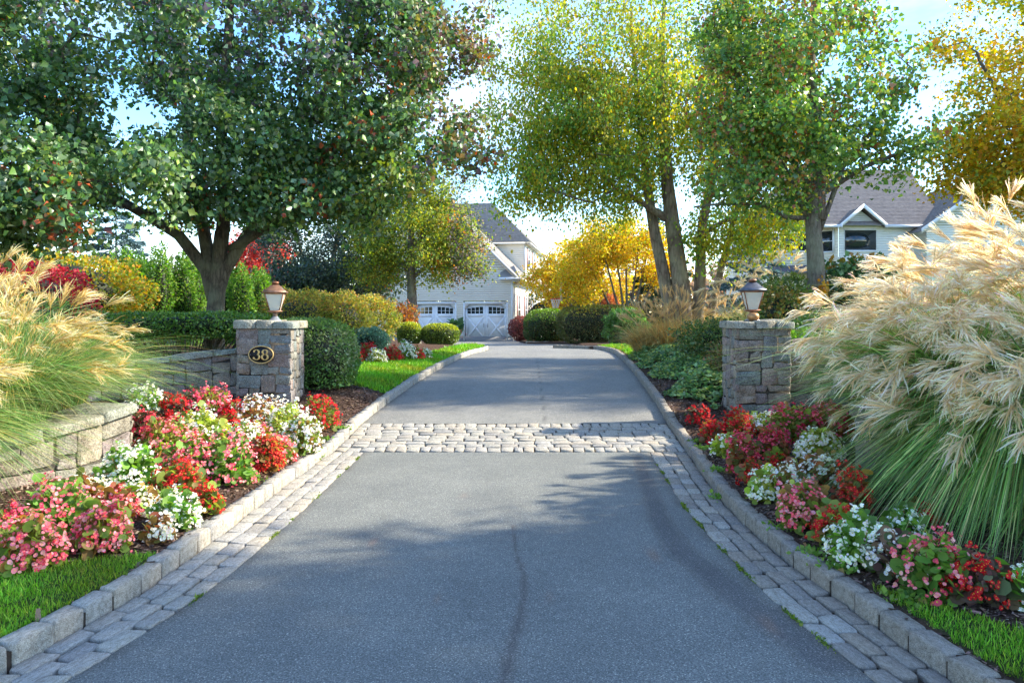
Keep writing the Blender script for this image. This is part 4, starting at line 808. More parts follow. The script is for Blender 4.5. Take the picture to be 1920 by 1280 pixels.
def plume_mesh(seed, pal, length=.30, strands=26, spread=.5, curl=1.0, bushy=1.0):
    """feathery plume; its stalk comes in along +Z at the origin, the tassel nods towards +X"""
    r = np.random.default_rng(seed); mb = MB(); K = 6; t_ = np.linspace(0, 1, K)
    def axis(s_): return np.stack([curl*.10*s_**2, 0*s_, length*.42*s_], -1)
    n_ = strands; s0 = r.random(n_)**.8; org = axis(s0)
    az = r.normal(0, .95, n_); el = r.uniform(.9, 1.35, n_)-.15*curl
    d0 = np.stack([np.cos(az)*np.cos(el)*spread*1.6+.05, np.sin(az)*np.cos(el)*spread*1.8, np.sin(el)], 1); d0 /= np.linalg.norm(d0, axis=1)[:, None]
    ln = length*r.uniform(.6, 1.0, n_)*(1-.25*s0)
    Pc = org[:, None]+d0[:, None]*(ln[:, None]*t_[None])[..., None]
    Pc[..., 0] += (curl*.34*ln[:, None]*t_[None]**2)*(.6+.4*r.random(n_))[:, None]; Pc[..., 2] -= curl*.30*ln[:, None]*t_[None]**2.2; Pc += r.normal(0, .07, (n_, 1, 3))*(ln[:, None]*t_[None]**2)[..., None]+r.normal(0, .03, (n_, 1, 3))*(ln[:, None]*np.sin(t_*5)[None])[..., None]
    col = pick(pal, n_, r, .12); wd = .0050*bushy*np.sin(np.pi*(.12+.8*t_))
    sd_ = np.cross(d0, unit(n_, r)); sd_ /= np.linalg.norm(sd_, axis=1)[:, None]
    A = Pc-sd_[:, None]*wd[None, :, None]; B = Pc+sd_[:, None]*wd[None, :, None]; V = np.stack([A, B], 2).reshape(-1, 3)
    i = np.arange(n_)[:, None]*2*K+np.arange(K-1)[None]*2; g_ = np.clip(s0[:, None]*.25+t_[None]*.95, 0, 1)[..., None]; cg = np.array(pal[3])*.85*(1-g_)+col[:, None]*g_
    mb.add(V, [np.stack([i, i+1, i+3, i+2], -1).reshape(-1, 4)], np.repeat(cg.reshape(-1, 3), 2, 0))
    m_ = int(strands*12*bushy); si = r.integers(n_, size=m_); ti = r.random(m_)**.7*.97; k0 = np.clip((ti*(K-1)).astype(int), 0, K-2); fr = ti*(K-1)-k0
    P = Pc[si, k0]*(1-fr[:, None])+Pc[si, k0+1]*fr[:, None]; dd = d0[si]*.8+unit(m_, r)*.8+np.array([.3*curl, 0, -.1])
    scatter(mb, P, .024*np.exp(r.normal(0, .3, m_)), (np.array(pal[3])*.9*(1-ti[:, None]**.7)+col[si]*ti[:, None]**.7)*r.uniform(.9, 1.15, (m_, 1)), (np.array([(-.04, 0, 0), (.04, 0, 0), (0, 1, 0)]), np.array([(0, 1, 2)])), D=dd)
    return mb
CR = [(.88, .80, .62), (.92, .86, .73), (.84, .74, .54), (.68, .52, .29)]
TW = [(.70, .57, .28), (.80, .68, .38), (.82, .75, .52), (.48, .34, .10)]
pm_u = [plume_mesh(60+k, CR, .32, 30, .36, .35, 1.1).mesh('plume', M['plume']) for k in range(8)]
pm_c = [plume_mesh(k, CR, .31, 26, .42, .85, 1.0).mesh('plume', M['plume']) for k in range(8)]
pm_t = [plume_mesh(20+k, TW, .32, 24, .32, .6, .8).mesh('plume', M['plume']) for k in range(6)]
pm_s = [plume_mesh(40+k, [(.74, .60, .38), (.66, .50, .28), (.74, .60, .38), (.6, .42, .2)], .30, 18, .14, .15, .8).mesh('plume', M['plume']) for k in range(4)]
def grass_clump(label, base, h, n_bl, nplume, meshes, pal, stalkpal, seed, reach=.8, lean=(0, 0), plume_sc=1.0, group=None, wid=.011, spreadp=.55, azc=None, azw=6.3, name='plume_grass', hr=(.8, 1.15), bushy=.85, droop=1.0, blh=.80):
    r = np.random.default_rng(seed); root = thing(name, label, 'ornamental grass', base, group)
    mb = MB(); blades(mb, base, n_bl, h*blh, reach, wid, pal, r, lean, r_base=.30, droop=droop); mb.obj('blades', M['blade'], root, kind='stuff')
    st = MB()
    for k in range(nplume):
        az = r.uniform(0, 2*np.pi) if azc is None else azc+r.uniform(-.5, .5)*azw
        out_ = np.array([math.cos(az), math.sin(az), 0]); q = r.random()**.6; rc = spreadp*h*q*r.uniform(.7, 1.1); hh = h*r.uniform(*hr)*(1-.28*q*q)
        b_ = np.array(base)+out_*.2*q; t_ = np.linspace(0, 1, 7)[:, None]
        ln = np.array([lean[0], lean[1], 0])*hh*.6
        P = b_+out_*rc*t_**1.7+ln*t_**2+np.array([0, 0, hh])*(1.22*t_-.22*t_**3*(1+.6*q))
        st.tube(P, np.linspace(.0035, .0018, 7), 3, pick(stalkpal, 1, r)[0], cap=False)
        tz = P[-1]-P[-2]; tz /= np.linalg.norm(tz); xx = out_+ln*.5+np.array([0, 0, -.3])+r.normal(0, .25, 3); xx = xx-tz*(xx@tz); xx /= np.linalg.norm(xx); yy_ = np.cross(tz, xx)
        Mx = Matrix(((xx[0], yy_[0], tz[0]), (xx[1], yy_[1], tz[1]), (xx[2], yy_[2], tz[2]))).to_4x4(); s_ = plume_sc*r.uniform(.85, 1.2)
        o = bpy.data.objects.new('plume', meshes[r.integers(len(meshes))]); COL.objects.link(o); o.parent = root
        o.matrix_local = Matrix.Translation(Vector(P[-1]-np.array(base)))@Mx@Matrix.Scale(s_, 4)
    st.obj('stalks', M['blade'], root)
    return root
GB = [(.10, .20, .05), (.14, .26, .06), (.20, .30, .09), (.08, .15, .05), (.30, .34, .14)]
GBR = [(.12, .24, .055), (.17, .31, .07), (.24, .36, .10), (.09, .17, .05), (.34, .40, .15), (.38, .34, .13)]
SK = [(.40, .32, .12), (.50, .38, .16), (.30, .30, .10)]
GR = 'silver grass clumps on the right'
right = [((3.60, 6.25, .72), 1.05, 2400, 28, 'low clump spilling plumes over the near wall end', .8, (-.14, -.10), 3.7, 2.6, .05),
         ((3.85, 6.5, .72), 1.30, 3200, 52, 'front clump nearest the begonias, plumes leaning to the drive', .85, (-.18, -.08), 3.5, 3.2, 0),
         ((4.00, 5.65, .72), 1.15, 7000, 86, 'green clump hanging over the middle of the near wall', 1.35, (-.02, -.16), 3.6, 2.4, .26),
         ((4.55, 5.25, .72), 1.20, 7000, 80, 'green clump hanging low at the right frame edge', 1.4, (-.04, -.16), 4.0, 2.8, .26),
         ((5.2, 5.15, .72), 1.25, 6000, 70, 'green clump in the lower right corner of the grasses', 1.35, (-.04, -.14), 4.1, 3.0, .24),
         ((3.95, 7.2, .72), 1.40, 2800, 56, 'clump leaning plumes over the right back wall', .8, (-.20, 0), math.pi, 4.2, 0),
         ((4.7, 6.6, .72), 1.45, 2600, 66, 'middle clump with dense cream plumes at eye height', .8, (-.10, 0), None, 6.3, 0),
         ((4.95, 8.1, .72), 1.5, 2000, 76, 'clump in front of the picture window of the white house', .8, (-.07, 0), None, 6.3, 0),
         ((5.3, 7.0, .75), 1.95, 2000, 84, 'tall clump with upright plumes left of the frame edge', .8, (-.04, 0), None, 6.3, 0),
         ((5.4, 8.4, .75), 2.1, 1800, 90, 'tallest clump at the back, plumes against the golden tree', .75, (-.03, 0), None, 6.3, 0),
         ((5.4, 6.2, .75), 1.6, 2200, 52, 'clump at the right edge, half out of the picture', .8, (-.04, 0), None, 6.3, 0),
         ((6.3, 7.6, .75), 2.15, 1400, 74, 'tall clump cut off by the right edge of the picture', .75, (-.03, 0), None, 6.3, 0),
         ((6.4, 9.0, .75), 2.2, 1200, 90, 'rearmost tall clump below the golden tree', .75, (-.03, 0), None, 6.3, 0)]
for k, (b_, h_, nb, npl, lab, rc, ln, azc, azw, dr_) in enumerate(right):
    grass_clump('cream plumed grass, '+lab, b_, h_, nb, npl, pm_c if h_ < 1.5 else pm_u, GBR, SK, 200+k, rc, ln, 1.0, GR, azc=azc, azw=azw, hr=(.6, 1.04) if k > 4 else ((.45, 1.0) if k < 2 else (.12, .75)), droop=1.0+dr_*9, spreadp=.55 if k > 4 else (.8 if k < 2 else 1.0), wid=.013 if k > 4 else .017)
left = [((-4.2, 5.2, .62), .75, 3200, 12, 'lowest clump hanging in front of the near wall, left edge', .9, (.12, -.08)),
        ((-4.25, 6.3, .72), .95, 3400, 34, 'front clump arching over the near left wall', .85, (.12, -.04)),
        ((-4.7, 5.5, .72), 1.1, 3200, 28, 'clump at the left edge drooping towards the camera', .85, (.10, -.05)),
        ((-4.5, 7.3, .72), 1.0, 3600, 30, 'clump whose plumes sweep right towards the sloping wall', .8, (.14, 0)),
        ((-4.9, 7.2, .72), 1.2, 3200, 44, 'tall clump behind the front ones', .7, (.12, 0)),
        ((-5.5, 6.4, .72), 1.0, 2000, 46, 'clump cut by the left edge of the picture', .7, (.14, 0)),
        ((-5.9, 8.3, .72), 1.45, 2000, 44, 'rear clump in front of the crimson bush', .7, (.10, 0))]
for k, (b_, h_, nb, npl, lab, rc, ln) in enumerate(left):
    grass_clump('tawny plumed grass, '+lab, b_, h_, nb, npl, pm_t, GB+[(.45, .38, .12)], [(.5, .36, .14), (.55, .42, .2)], 230+k, rc, ln, .95, 'tawny grass clumps on the left', wid=.008, hr=(.55, 1.15), droop=2.0 if k == 0 else 1.2, blh=.98)
TN = [(.55, .38, .14), (.62, .46, .20), (.48, .28, .09), (.40, .34, .14)]
for k, (px, d_, h_, npl, lab) in enumerate([(1212, 18.2, 1.25, 40, 'straw-coloured reed grass left of the birch trunk'), (1248, 17.8, 1.4, 44, 'straw-coloured reed grass in front of the birch trunk'), (1283, 17.9, 1.45, 40, 'straw-coloured reed grass hiding the right foot of the birch'), (1320, 19.5, 1.5, 24, 'pale reed grass between birch and right lamp'), (1360, 19.0, 1.4, 20, 'reed grass right behind the right lamp')]):
    x = (px-960)/F*d_; grass_clump(lab, (x, d_, float(terr(x, d_))), h_, 2200, npl, pm_s, TN, TN, 250+k, .42, (0, 0), .9, 'straw reed grasses by the birch', wid=.012, spreadp=.3, name='reed_grass')
for k, (px, d_, h_, lab) in enumerate([(1430, 16.5, 1.9, 'cream plumed grass behind the right lamp, on its right'), (1400, 17.5, 1.7, 'small cream plumed grass peeking over the right lamp'), (1470, 18, 2.1, 'far cream plumed grass left of the right-hand trunk')]):
    x = (px-960)/F*d_; grass_clump(lab, (x, d_, float(terr(x, d_))), h_, 1200, 26, pm_c, GBR+TN, SK, 260+k, .6, (-.06, 0), 1.0, 'far plume grasses', wid=.012)

# ------------------------------------------------------------------ lawns, ground cover, mulch chips
def pts_in(x0, x1, y0, y1, n_, mask, r):
    x = r.uniform(x0, x1, n_); y = r.uniform(y0, y1, n_); k = mask(x, y); return x[k], y[k]
def lawn(name, boxes, hgt, wid, seed):
    r = np.random.default_rng(seed); mb = MB()
    for (x0, x1, y0, y1, n_, sc) in boxes:
        x, y = pts_in(x0, x1, y0, y1, n_, lambda a, b2: lawn_mask(a+.02*np.sin(b2*40), b2), r); z = terr(x, y); q = len(x)
        d_ = np.stack([r.normal(0, .35, q), r.normal(0, .35, q), np.ones(q)], 1)
        sz = hgt*sc*np.exp(r.normal(0, .25, q)); tw = wid*sc/(hgt*sc)
        pal = [(.11, .27, .018), (.15, .33, .022), (.20, .36, .03), (.09, .21, .018), (.27, .36, .05)]
        tone = 1+.16*np.sin(x*1.9+1.3*np.sin(y*1.1))*np.cos(y*2.3)+.10*np.sin(x*7+y*5)
        scatter(mb, np.stack([x, y, z-.003], 1), sz, pick(pal, q, r, .2)*np.stack([tone**-.6, tone, tone], 1), (np.array([(-tw/2, 0, 0), (tw/2, 0, 0), (tw*.35, .6, .06), (-tw*.35, .6, .06), (0, 1, .2)]), np.array([(0, 1, 2), (0, 2, 3), (3, 2, 4)])), D=d_)
    return mb.obj(name, M['blade'], kind='stuff')
lawn('lawn_grass_front', [(-4.6, -2.1, 3.0, 5.1, 60000, 1), (1.9, 3.6, 2.4, 4.4, 34000, 1)], .030, .0035, 5)
lawn('lawn_grass_middle', [(-6.0, -.5, 11.5, 18, 90000, 1.1), (-4.5, -.3, 18, 27, 50000, 1.5), (2.7, 9, 18.3, 24.8, 45000, 1.5)], .045, .009, 6)
r = np.random.default_rng(8); mb = MB()                     # pachysandra and ivy on the right bank
x = r.uniform(2.2, 6.5, 60000); y = r.uniform(10.2, 19.2, 60000)
edge = xR(y)+.22+.35*(1-sst(10.6, 11.8, y))+.35*np.exp(-((y-12.8)/.8)**2)+.12*np.sin(y*3.1)
k = (x > edge) & (x < 5.9) & ~((x > 2.85) & (x < 3.8) & (y > 9.8) & (y < 10.7)) & ~((y < 10.7) & (x > 3.6)) & (y > 10.25+(x-2.9)*.0)
x, y = x[k], y[k]; hh = .24*sst(0, .5, x-edge[k])+.05; z = terr(x, y)+hh*(1+.25*np.sin(x*6+y*3)*np.sin(y*5))*(1-.45*r.random(len(x))**2)
scatter(mb, np.stack([x, y, z], 1), .062*np.exp(r.normal(0, .25, len(x))), pick([(.10, .20, .055), (.15, .27, .08), (.23, .33, .14), (.07, .13, .045), (.32, .36, .08)], len(x), r, .2), T_LEAF, (0, 0, .1), D=np.stack([r.normal(0, 1, len(x)), r.normal(0, 1, len(x)), r.normal(.1, .35, len(x))], 1), Nrm=np.stack([r.normal(0, .4, len(x)), r.normal(0, .4, len(x))-.3, np.ones(len(x))], 1))
mb.obj('ivy_groundcover', M['leaf'], kind='stuff')
r = np.random.default_rng(9); mb = MB()                     # bark chips
x = np.r_[r.uniform(-4.6, -2.1, 60000), r.uniform(1.85, 4.4, 60000)]; y = np.r_[r.uniform(3.5, 13.5, 60000), r.uniform(2.6, 14, 60000)]
k = ~lawn_mask(x, y) & ((x < xL(y)-.10) | (x > xR(y)+.10)); x, y = x[k], y[k]; q = len(x)
scatter(mb, np.stack([x, y, terr(x, y)+.004], 1), .022*np.exp(r.normal(0, .45, q)), pick([(.10, .062, .045), (.14, .09, .065), (.07, .04, .03), (.20, .14, .10), (.05, .03, .025)], q, r, .3), (np.array([(-.2, 0, 0), (.2, 0, .08), (.16, 1, .0), (-.16, .9, .1)]), np.array([(0, 1, 2, 3)])), D=np.stack([r.normal(0, 1, q), r.normal(0, 1, q), r.normal(0, .22, q)], 1), Nrm=np.stack([r.normal(0, .4, q), r.normal(0, .4, q), np.ones(q)], 1))
mb.obj('bark_mulch', M['plain'], kind='stuff')
# moss and weeds along the asphalt edge
r = np.random.default_rng(10); mb = MB()
for k in range(26):
    side = r.random() < .65; y = r.uniform(3.2, 8.5); x = (aR(y) if side else aL(y))+(.004 if side else -.004); q = r.integers(40, 160)
    p = np.stack([x+r.normal(0, .008, q)-(0 if side else 0), y+r.normal(0, .05, q), np.full(q, .0)], 1)
    scatter(mb, p, .013*np.exp(r.normal(0, .3, q)), pick([(.13, .20, .03), (.2, .24, .05), (.09, .14, .03)], q, r), T_DIA, (0, 0, .8))
for (px, py) in ((1305, 830), (1320, 842), (640, 812), (605, 826), (1520, 1050), (1460, 1000), (1560, 1085), (1700, 1130), (590, 860), (470, 905), (1350, 885), (1345, 935)):
    gx, gy, gz = G(px, py); q = 90; p = np.stack([gx+r.normal(0, .05, q), gy+r.normal(0, .05, q), gz+r.random(q)*.03], 1)
    scatter(mb, p, .03*np.exp(r.normal(0, .3, q)), pick([(.12, .22, .04), (.18, .28, .06)], q, r), T_DIA, (0, 0, .4))
mb.obj('weeds', M['leaf_soft'], kind='stuff')
# fallen leaves
leafme = []
for k, c_ in enumerate([(.45, .22, .08), (.50, .33, .10), (.30, .14, .07), (.42, .14, .08)]):
    mb = MB(); scatter(mb, np.array([[0, 0, 0.0]]), .06, np.array([c_]), T_LEAF, D=np.array([[1.0, 0, .05]]), Nrm=np.array([[0, 0, 1.0]])); leafme.append(mb.mesh('fallen_leaf', M['leaf_soft']))
spots = [(1515, 1022, 'curled tan leaf lying on mulch by the right kerb'), (1570, 1072, 'brown leaf on mulch just above the right lawn tip'), (1400, 1090, None), (700, 1012, None), (1722, 1128, 'pale curled leaf under the pink and green begonia')]
for px, py, lab in spots:
    if lab:
        gx, gy, gz = G(px, py); o = bpy.data.objects.new('fallen_leaf', leafme[len(lab) % 4]); COL.objects.link(o); o.location = (gx, gy, gz+.02); o.rotation_euler = (.3, .2, len(lab)); tag(o, lab, 'leaf', 'fallen leaves on the mulch')

# ------------------------------------------------------------------ begonias
PAL = {'g': [(.13, .24, .04), (.19, .32, .06), (.10, .18, .035)], 'b': [(.20, .12, .04), (.26, .16, .05), (.14, .16, .04), (.30, .10, .05)], 'd': [(.10, .06, .05), (.14, .10, .06), (.10, .13, .05)], 'y': [(.28, .34, .06), (.36, .38, .08), (.22, .28, .05)], 'm': [(.15, .22, .04), (.24, .15, .05), (.20, .26, .05)]}
FLW = {'red': [(.62, .012, .015), (.72, .03, .03), (.50, .01, .015)], 'pink': [(.85, .15, .20), (.90, .28, .32), (.78, .09, .15), (.90, .42, .42)], 'white': [(.86, .84, .76), (.90, .88, .82), (.80, .78, .62)], 'rose': [(.72, .06, .14), (.78, .14, .22), (.62, .03, .06)]}
T_BLOOM = []
_v = [(0, 0, .0)]; _f = []
for k in range(4):
    a = k*np.pi/2; s_ = .5 if k % 2 == 0 else .42; w_ = .38 if k % 2 == 0 else .32; dx, dy = math.cos(a), math.sin(a)
    n0 = len(_v); _v += [(dx*s_*.55-dy*w_, dy*s_*.55+dx*w_, .10), (dx*s_, dy*s_, .16), (dx*s_*.55+dy*w_, dy*s_*.55-dx*w_, .10)]; _f.append((0, n0+2, n0+1, n0))
T_BLOOM = (np.array(_v), np.array(_f))
def begonia(px, py, wpx, hpx, fl, fo, place, seed, dens=1.0):
    r = np.random.default_rng(seed); gx, gy, gz = G(px, py); rad = wpx/2*gy/F*1.16; h = min(max(hpx*gy/F*.95, .12), .62)
    word = {'g': 'green leaves', 'b': 'bronze leaves', 'd': 'dark leaves', 'y': 'yellow-green leaves', 'm': 'green-bronze leaves'}[fo]
    fw = {'red': 'red', 'pink': 'pink', 'white': 'white', 'rose': 'rose-red'}[fl]
    gy += rad*.3
    root = thing('begonia', '%s begonia with %s, %s' % (fw, word, place), 'flower', (gx, gy, gz), 'bedding begonias')
    c = np.array([gx, gy, gz]); big = gy < 6.2
    area = 2*np.pi*rad*rad+2*np.pi*rad*h*.6; ls = .052 if big else .046; nlv = int(np.clip(area/(ls*ls)*2.1, 80, 900)); u = unit(nlv, r); u[:, 2] = np.abs(u[:, 2])
    lump = 1+.16*np.sin(u[:, 0]*6+seed)*np.cos(u[:, 1]*5+seed*1.7)
    q = (r.random(nlv)**.45)*lump; P = c+u*q[:, None]*np.array([rad, rad, h])*.93+np.array([0, 0, .015])
    mb = MB(); D_ = u*.7+unit(nlv, r)*.6; N_ = u*.9+np.array([0, -.25, .5])+r.normal(0, .3, (nlv, 3))
    scatter(mb, P, ls*np.exp(r.normal(0, .28, nlv)), pick(PAL[fo], nlv, r, .22), T_ROUND if gy < 8.5 else T_LEAF, D=D_, Nrm=N_)
    mb.obj('foliage', M['leaf_soft'], root, kind='stuff')
    nf = int(np.clip(area*1750*dens*(.9 if big else 1), 30, 700)); ncl = max(6, nf//5); cu = unit(ncl, r); cu[:, 2] = np.abs(cu[:, 2])*.9+.08
    lump = 1+.16*np.sin(cu[:, 0]*6+seed)*np.cos(cu[:, 1]*5+seed*1.7); cp = c+cu*np.array([rad, rad, h])*(lump*r.uniform(.9, 1.08, ncl))[:, None]
    ki = r.integers(ncl, size=nf); P = cp[ki]+r.normal(0, .016, (nf, 3)); N_ = cu[ki]*.8+np.array([0, -.35, .25])+r.normal(0, .35, (nf, 3)); N_ /= np.linalg.norm(N_, axis=1)[:, None]
    D_ = np.cross(N_, unit(nf, r)); fs = (.024 if big else .0255)*np.exp(r.normal(0, .22, nf)); mb = MB(); scatter(mb, P, fs, pick(FLW[fl], nf, r, .10), T_BLOOM, D=D_, Nrm=N_)
    if gy < 8: scatter(mb, P+N_*.004, fs*.28, np.tile((.75, .55, .08), (nf, 1)), T_DIA, D=D_, Nrm=N_)
    mb.obj('blossoms', M['petal'], root, kind='stuff')
    mb = MB()
    for k in range(12):
        a = r.uniform(0, 6.28); e = c+np.array([math.cos(a)*rad*.7, math.sin(a)*rad*.7, h*r.uniform(.4, .85)]); mb.tube([c+np.array([math.cos(a)*.02, math.sin(a)*.02, -.01]), (c+e)/2+np.array([0, 0, .03]), e], [.005, .004, .003], 3, (.25, .12, .06), cap=False)
    mb.obj('stems', M['plain'], root)
LB = [(268, 800, 70, 82, 'white', 'g', 'rear left corner by the tawny grass'), (262, 830, 50, 62, 'rose', 'd', 'against the end of the near left wall'),
      (322, 800, 55, 62, 'red', 'd', 'in the back row left of centre'), (352, 790, 70, 60, 'rose', 'd', 'tall one in front of the back wall stones'), (396, 792, 66, 70, 'pink', 'm', 'highest at the middle of the back wall'),
      (436, 800, 50, 48, 'red', 'm', 'back row, left neighbour of the white ones under the sign'), (478, 810, 96, 70, 'white', 'b', 'broad mound below the 38 sign'), (534, 830, 80, 76, 'white', 'y', 'mound in front of the pillar corner'),
      (566, 852, 56, 80, 'white', 'm', 'outermost white mound towards the kerb'), (597, 806, 60, 66, 'red', 'm', 'alone at the foot of the clipped hedge'), (365, 846, 106, 80, 'white', 'y', 'big pale mound in the middle of the left bed'),
      (300, 862, 92, 76, 'pink', 'm', 'left of the big pale mound'), (350, 900, 100, 80, 'pink', 'g', 'centre front pink drift'), (415, 905, 96, 92, 'pink', 'g', 'right part of the pink drift, many round leaves'),
      (424, 832, 48, 60, 'red', 'b', 'between two white mounds'), (455, 868, 64, 78, 'white', 'm', 'leaning right of the pink drift'), (474, 848, 60, 56, 'pink', 'm', 'behind the bright red clump'),
      (494, 884, 56, 66, 'red', 'b', 'bright clump near the left kerb'), (524, 870, 44, 54, 'pink', 'm', 'small, between red and white near the kerb'), (330, 945, 84, 78, 'red', 'm', 'low drift below the pink'),
      (232, 925, 96, 92, 'white', 'g', 'in front of the near wall end'), (380, 965, 52, 54, 'red', 'm', 'lowest red one near the mulch'), (322, 990, 70, 66, 'white', 'g', 'compact mound at the front of the left bed'),
      (292, 1018, 46, 46, 'white', 'b', 'small straggly one on bare mulch'), (255, 962, 60, 48, 'white', 'm', 'low, beneath the near wall'), (182, 1035, 88, 88, 'pink', 'm', 'near the left lawn, right of the largest clump'),
      (212, 978, 60, 66, 'pink', 'b', 'brownish one below the wall'), (90, 1005, 120, 104, 'pink', 'g', 'large leafy one under the hanging grass'), (42, 1068, 100, 100, 'pink', 'm', 'foremost at the left edge'), (150, 960, 80, 60, 'white', 'b', 'sparse one at the wall foot'),
      (8, 1030, 60, 80, 'rose', 'm', 'cut by the left edge')]
RB = [(1310, 798, 38, 40, 'red', 'd', 'first beside the ivy'), (1338, 830, 38, 46, 'red', 'b', 'second from the ivy along the kerb'), (1386, 822, 50, 56, 'red', 'b', 'at the right pillar foot'), (1362, 856, 44, 40, 'white', 'y', 'yellowish little one near the kerb'),
      (1438, 812, 60, 36, 'white', 'y', 'pale one in front of the right pillar'), (1396, 890, 50, 84, 'rose', 'b', 'tall reddish one by the kerb'), (1452, 858, 54, 56, 'rose', 'b', 'russet one in the middle of the right bed'), (1486, 828, 84, 70, 'rose', 'm', 'bright one against the right pillar'),
      (1556, 822, 90, 70, 'rose', 'b', 'rear one under the first plumes'), (1416, 912, 42, 48, 'red', 'b', 'scraggly one near the kerb bend'), (1456, 882, 38, 32, 'red', 'm', 'small scarlet one mid-bed'), (1442, 942, 58, 66, 'white', 'y', 'lime-leaved one by the kerb'),
      (1486, 940, 62, 72, 'white', 'b', 'bronze one behind the lime-leaved'), (1514, 992, 86, 92, 'pink', 'm', 'showy pink one mid-front right'), (1548, 912, 84, 60, 'white', 'b', 'faded one in the middle rear'), (1542, 862, 76, 56, 'white', 'y', 'yellowing one at the rear near the wall'),
      (1602, 968, 60, 96, 'red', 'b', 'tallest, in front of the near right wall'), (1566, 1028, 62, 82, 'red', 'm', 'left of the large white mound'), (1622, 1062, 96, 100, 'white', 'g', 'large snowy mound with big leaves'),
      (1702, 1010, 60, 56, 'white', 'g', 'small one tucked under the green grass'), (1682, 1086, 76, 92, 'white', 'd', 'purple-leaved one beside the snowy mound'), (1762, 1120, 112, 120, 'pink', 'g', 'leafy one behind the right lawn'),
      (1846, 1132, 96, 100, 'red', 'd', 'dark one right of the leafy pink'), (1916, 1140, 50, 76, 'white', 'g', 'cut by the right edge'), (1735, 985, 60, 40, 'red', 'b', 'sparse one in the shade of the grass')]
FB = [(664, 680, 24, 24, 'red', 'd', 'first in the lawn strip by the hedge end'), (690, 677, 32, 34, 'red', 'b', 'tallest of the lawn strip'), (648, 672, 26, 26, 'white', 'g', 'white at the left end of the lawn strip'), (706, 680, 32, 26, 'white', 'y', 'lime one in the lawn strip'), (735, 677, 32, 28, 'red', 'b', 'rusty one in the lawn strip'),
      (760, 675, 32, 36, 'white', 'g', 'tall white in the lawn strip'), (780, 674, 26, 24, 'red', 'g', 'scarlet one in the lawn strip'), (797, 672, 22, 18, 'white', 'g', 'last white at the right end of the lawn strip')]
for k, a in enumerate(LB): begonia(*a, 300+k, 1.15)
for k, a in enumerate(RB): begonia(*a, 400+k, .75)
for k, a in enumerate(FB): begonia(*a, 450+k, 1.0)

# ------------------------------------------------------------------ lamps, sign, ball
def lantern(x, y, z, label, rot, roofc, postc, seed):
    t_ = thing('lantern', label, 'lamp', (x, y, z), 'copper post lanterns'); s4 = math.sqrt(2); cr_ = (.30, .14, .08)
    def sq(prof, name, mat, col, s=4): MB().lathe([(a*s4, b2) for a, b2 in prof], (x, y, z), 4, col, rot=math.pi/4+rot).obj(name, mat, t_)
    sq([(.085, 0), (.085, .012), (.062, .03), (.04, .06), (.032, .075)], 'base', M['metal'], postc)
    sq([(.028, .075), (.028, .125)], 'post', M['metal'], (.30, .20, .15))
    sq([(.05, .125), (.095, .14), (.098, .152), (.075, .158)], 'lower_plate', M['metal'], cr_)
    sq([(.155, .405), (.163, .415), (.163, .425), (.120, .455), (.085, .49), (.060, .515), (.052, .522)], 'roof', M['metal'], roofc)
    sq([(.040, .522), (.040, .545), (.050, .55), (.046, .565), (.02, .575)], 'finial', M['metal'], cr_)
    b0, b1, z0, z1 = .068, .128, .158, .405
    for k in range(4):
        a = rot+k*math.pi/2; ca, sa = math.cos(a), math.sin(a); R2 = lambda p: (x+p[0]*ca-p[1]*sa, y+p[0]*sa+p[1]*ca, z+p[2])
        MB().tube([R2((b0, b0, z0)), R2((b1, b1, z1))], [.008, .009], 4, cr_).obj('corner_bar', M['metal'], t_)
        MB().add([R2((-b0, -b0+.002, z0)), R2((b0, -b0+.002, z0)), R2((b1, -b1+.002, z1)), R2((-b1, -b1+.002, z1)), R2((-b0, -b0+.005, z0)), R2((b0, -b0+.005, z0)), R2((b1, -b1+.005, z1)), R2((-b1, -b1+.005, z1))], [np.array([(0, 1, 2, 3), (7, 6, 5, 4)])]).obj('glass_pane', M['lampglass'], t_)
        MB().bar(R2((-b1, -b1-.002, z1-.008)), R2((b1, -b1-.002, z1-.008)), .009, cr_).obj('top_rail', M['metal'], t_)
    MB().lathe([(.012, .158), (.012, .2), (.02, .22), (.03, .255), (.022, .29), (.004, .305)], (x, y, z), 12, (.85, .83, .75)).obj('bulb', M['plain'], t_, smooth=True)
lantern(-3.41, 10.75, 1.525, 'tarnished copper lantern on the left pillar with a grey flared foot', .18, (.32, .18, .12), (.32, .34, .38), 1)
lantern(3.28, 10.2, 1.535, 'copper lantern with a dark slate-blue roof on the right pillar', -.12, (.10, .11, .14), (.30, .28, .28), 2)
r = np.random.default_rng(5); g_ = []
mb = MB(); mb.lathe([(.012+.0, -.060), (.05, -.052), (.073, -.03), (.080, 0), (.073, .03), (.05, .050), (.015, .056)], (3.25, 10.06, 1.535+.06), 18, (.42, .22, .09)); o = mb.obj('ornament_ball', M['metal'], smooth=True); tag(o, 'tan squashed ball resting at the foot of the right lantern', 'ornament')
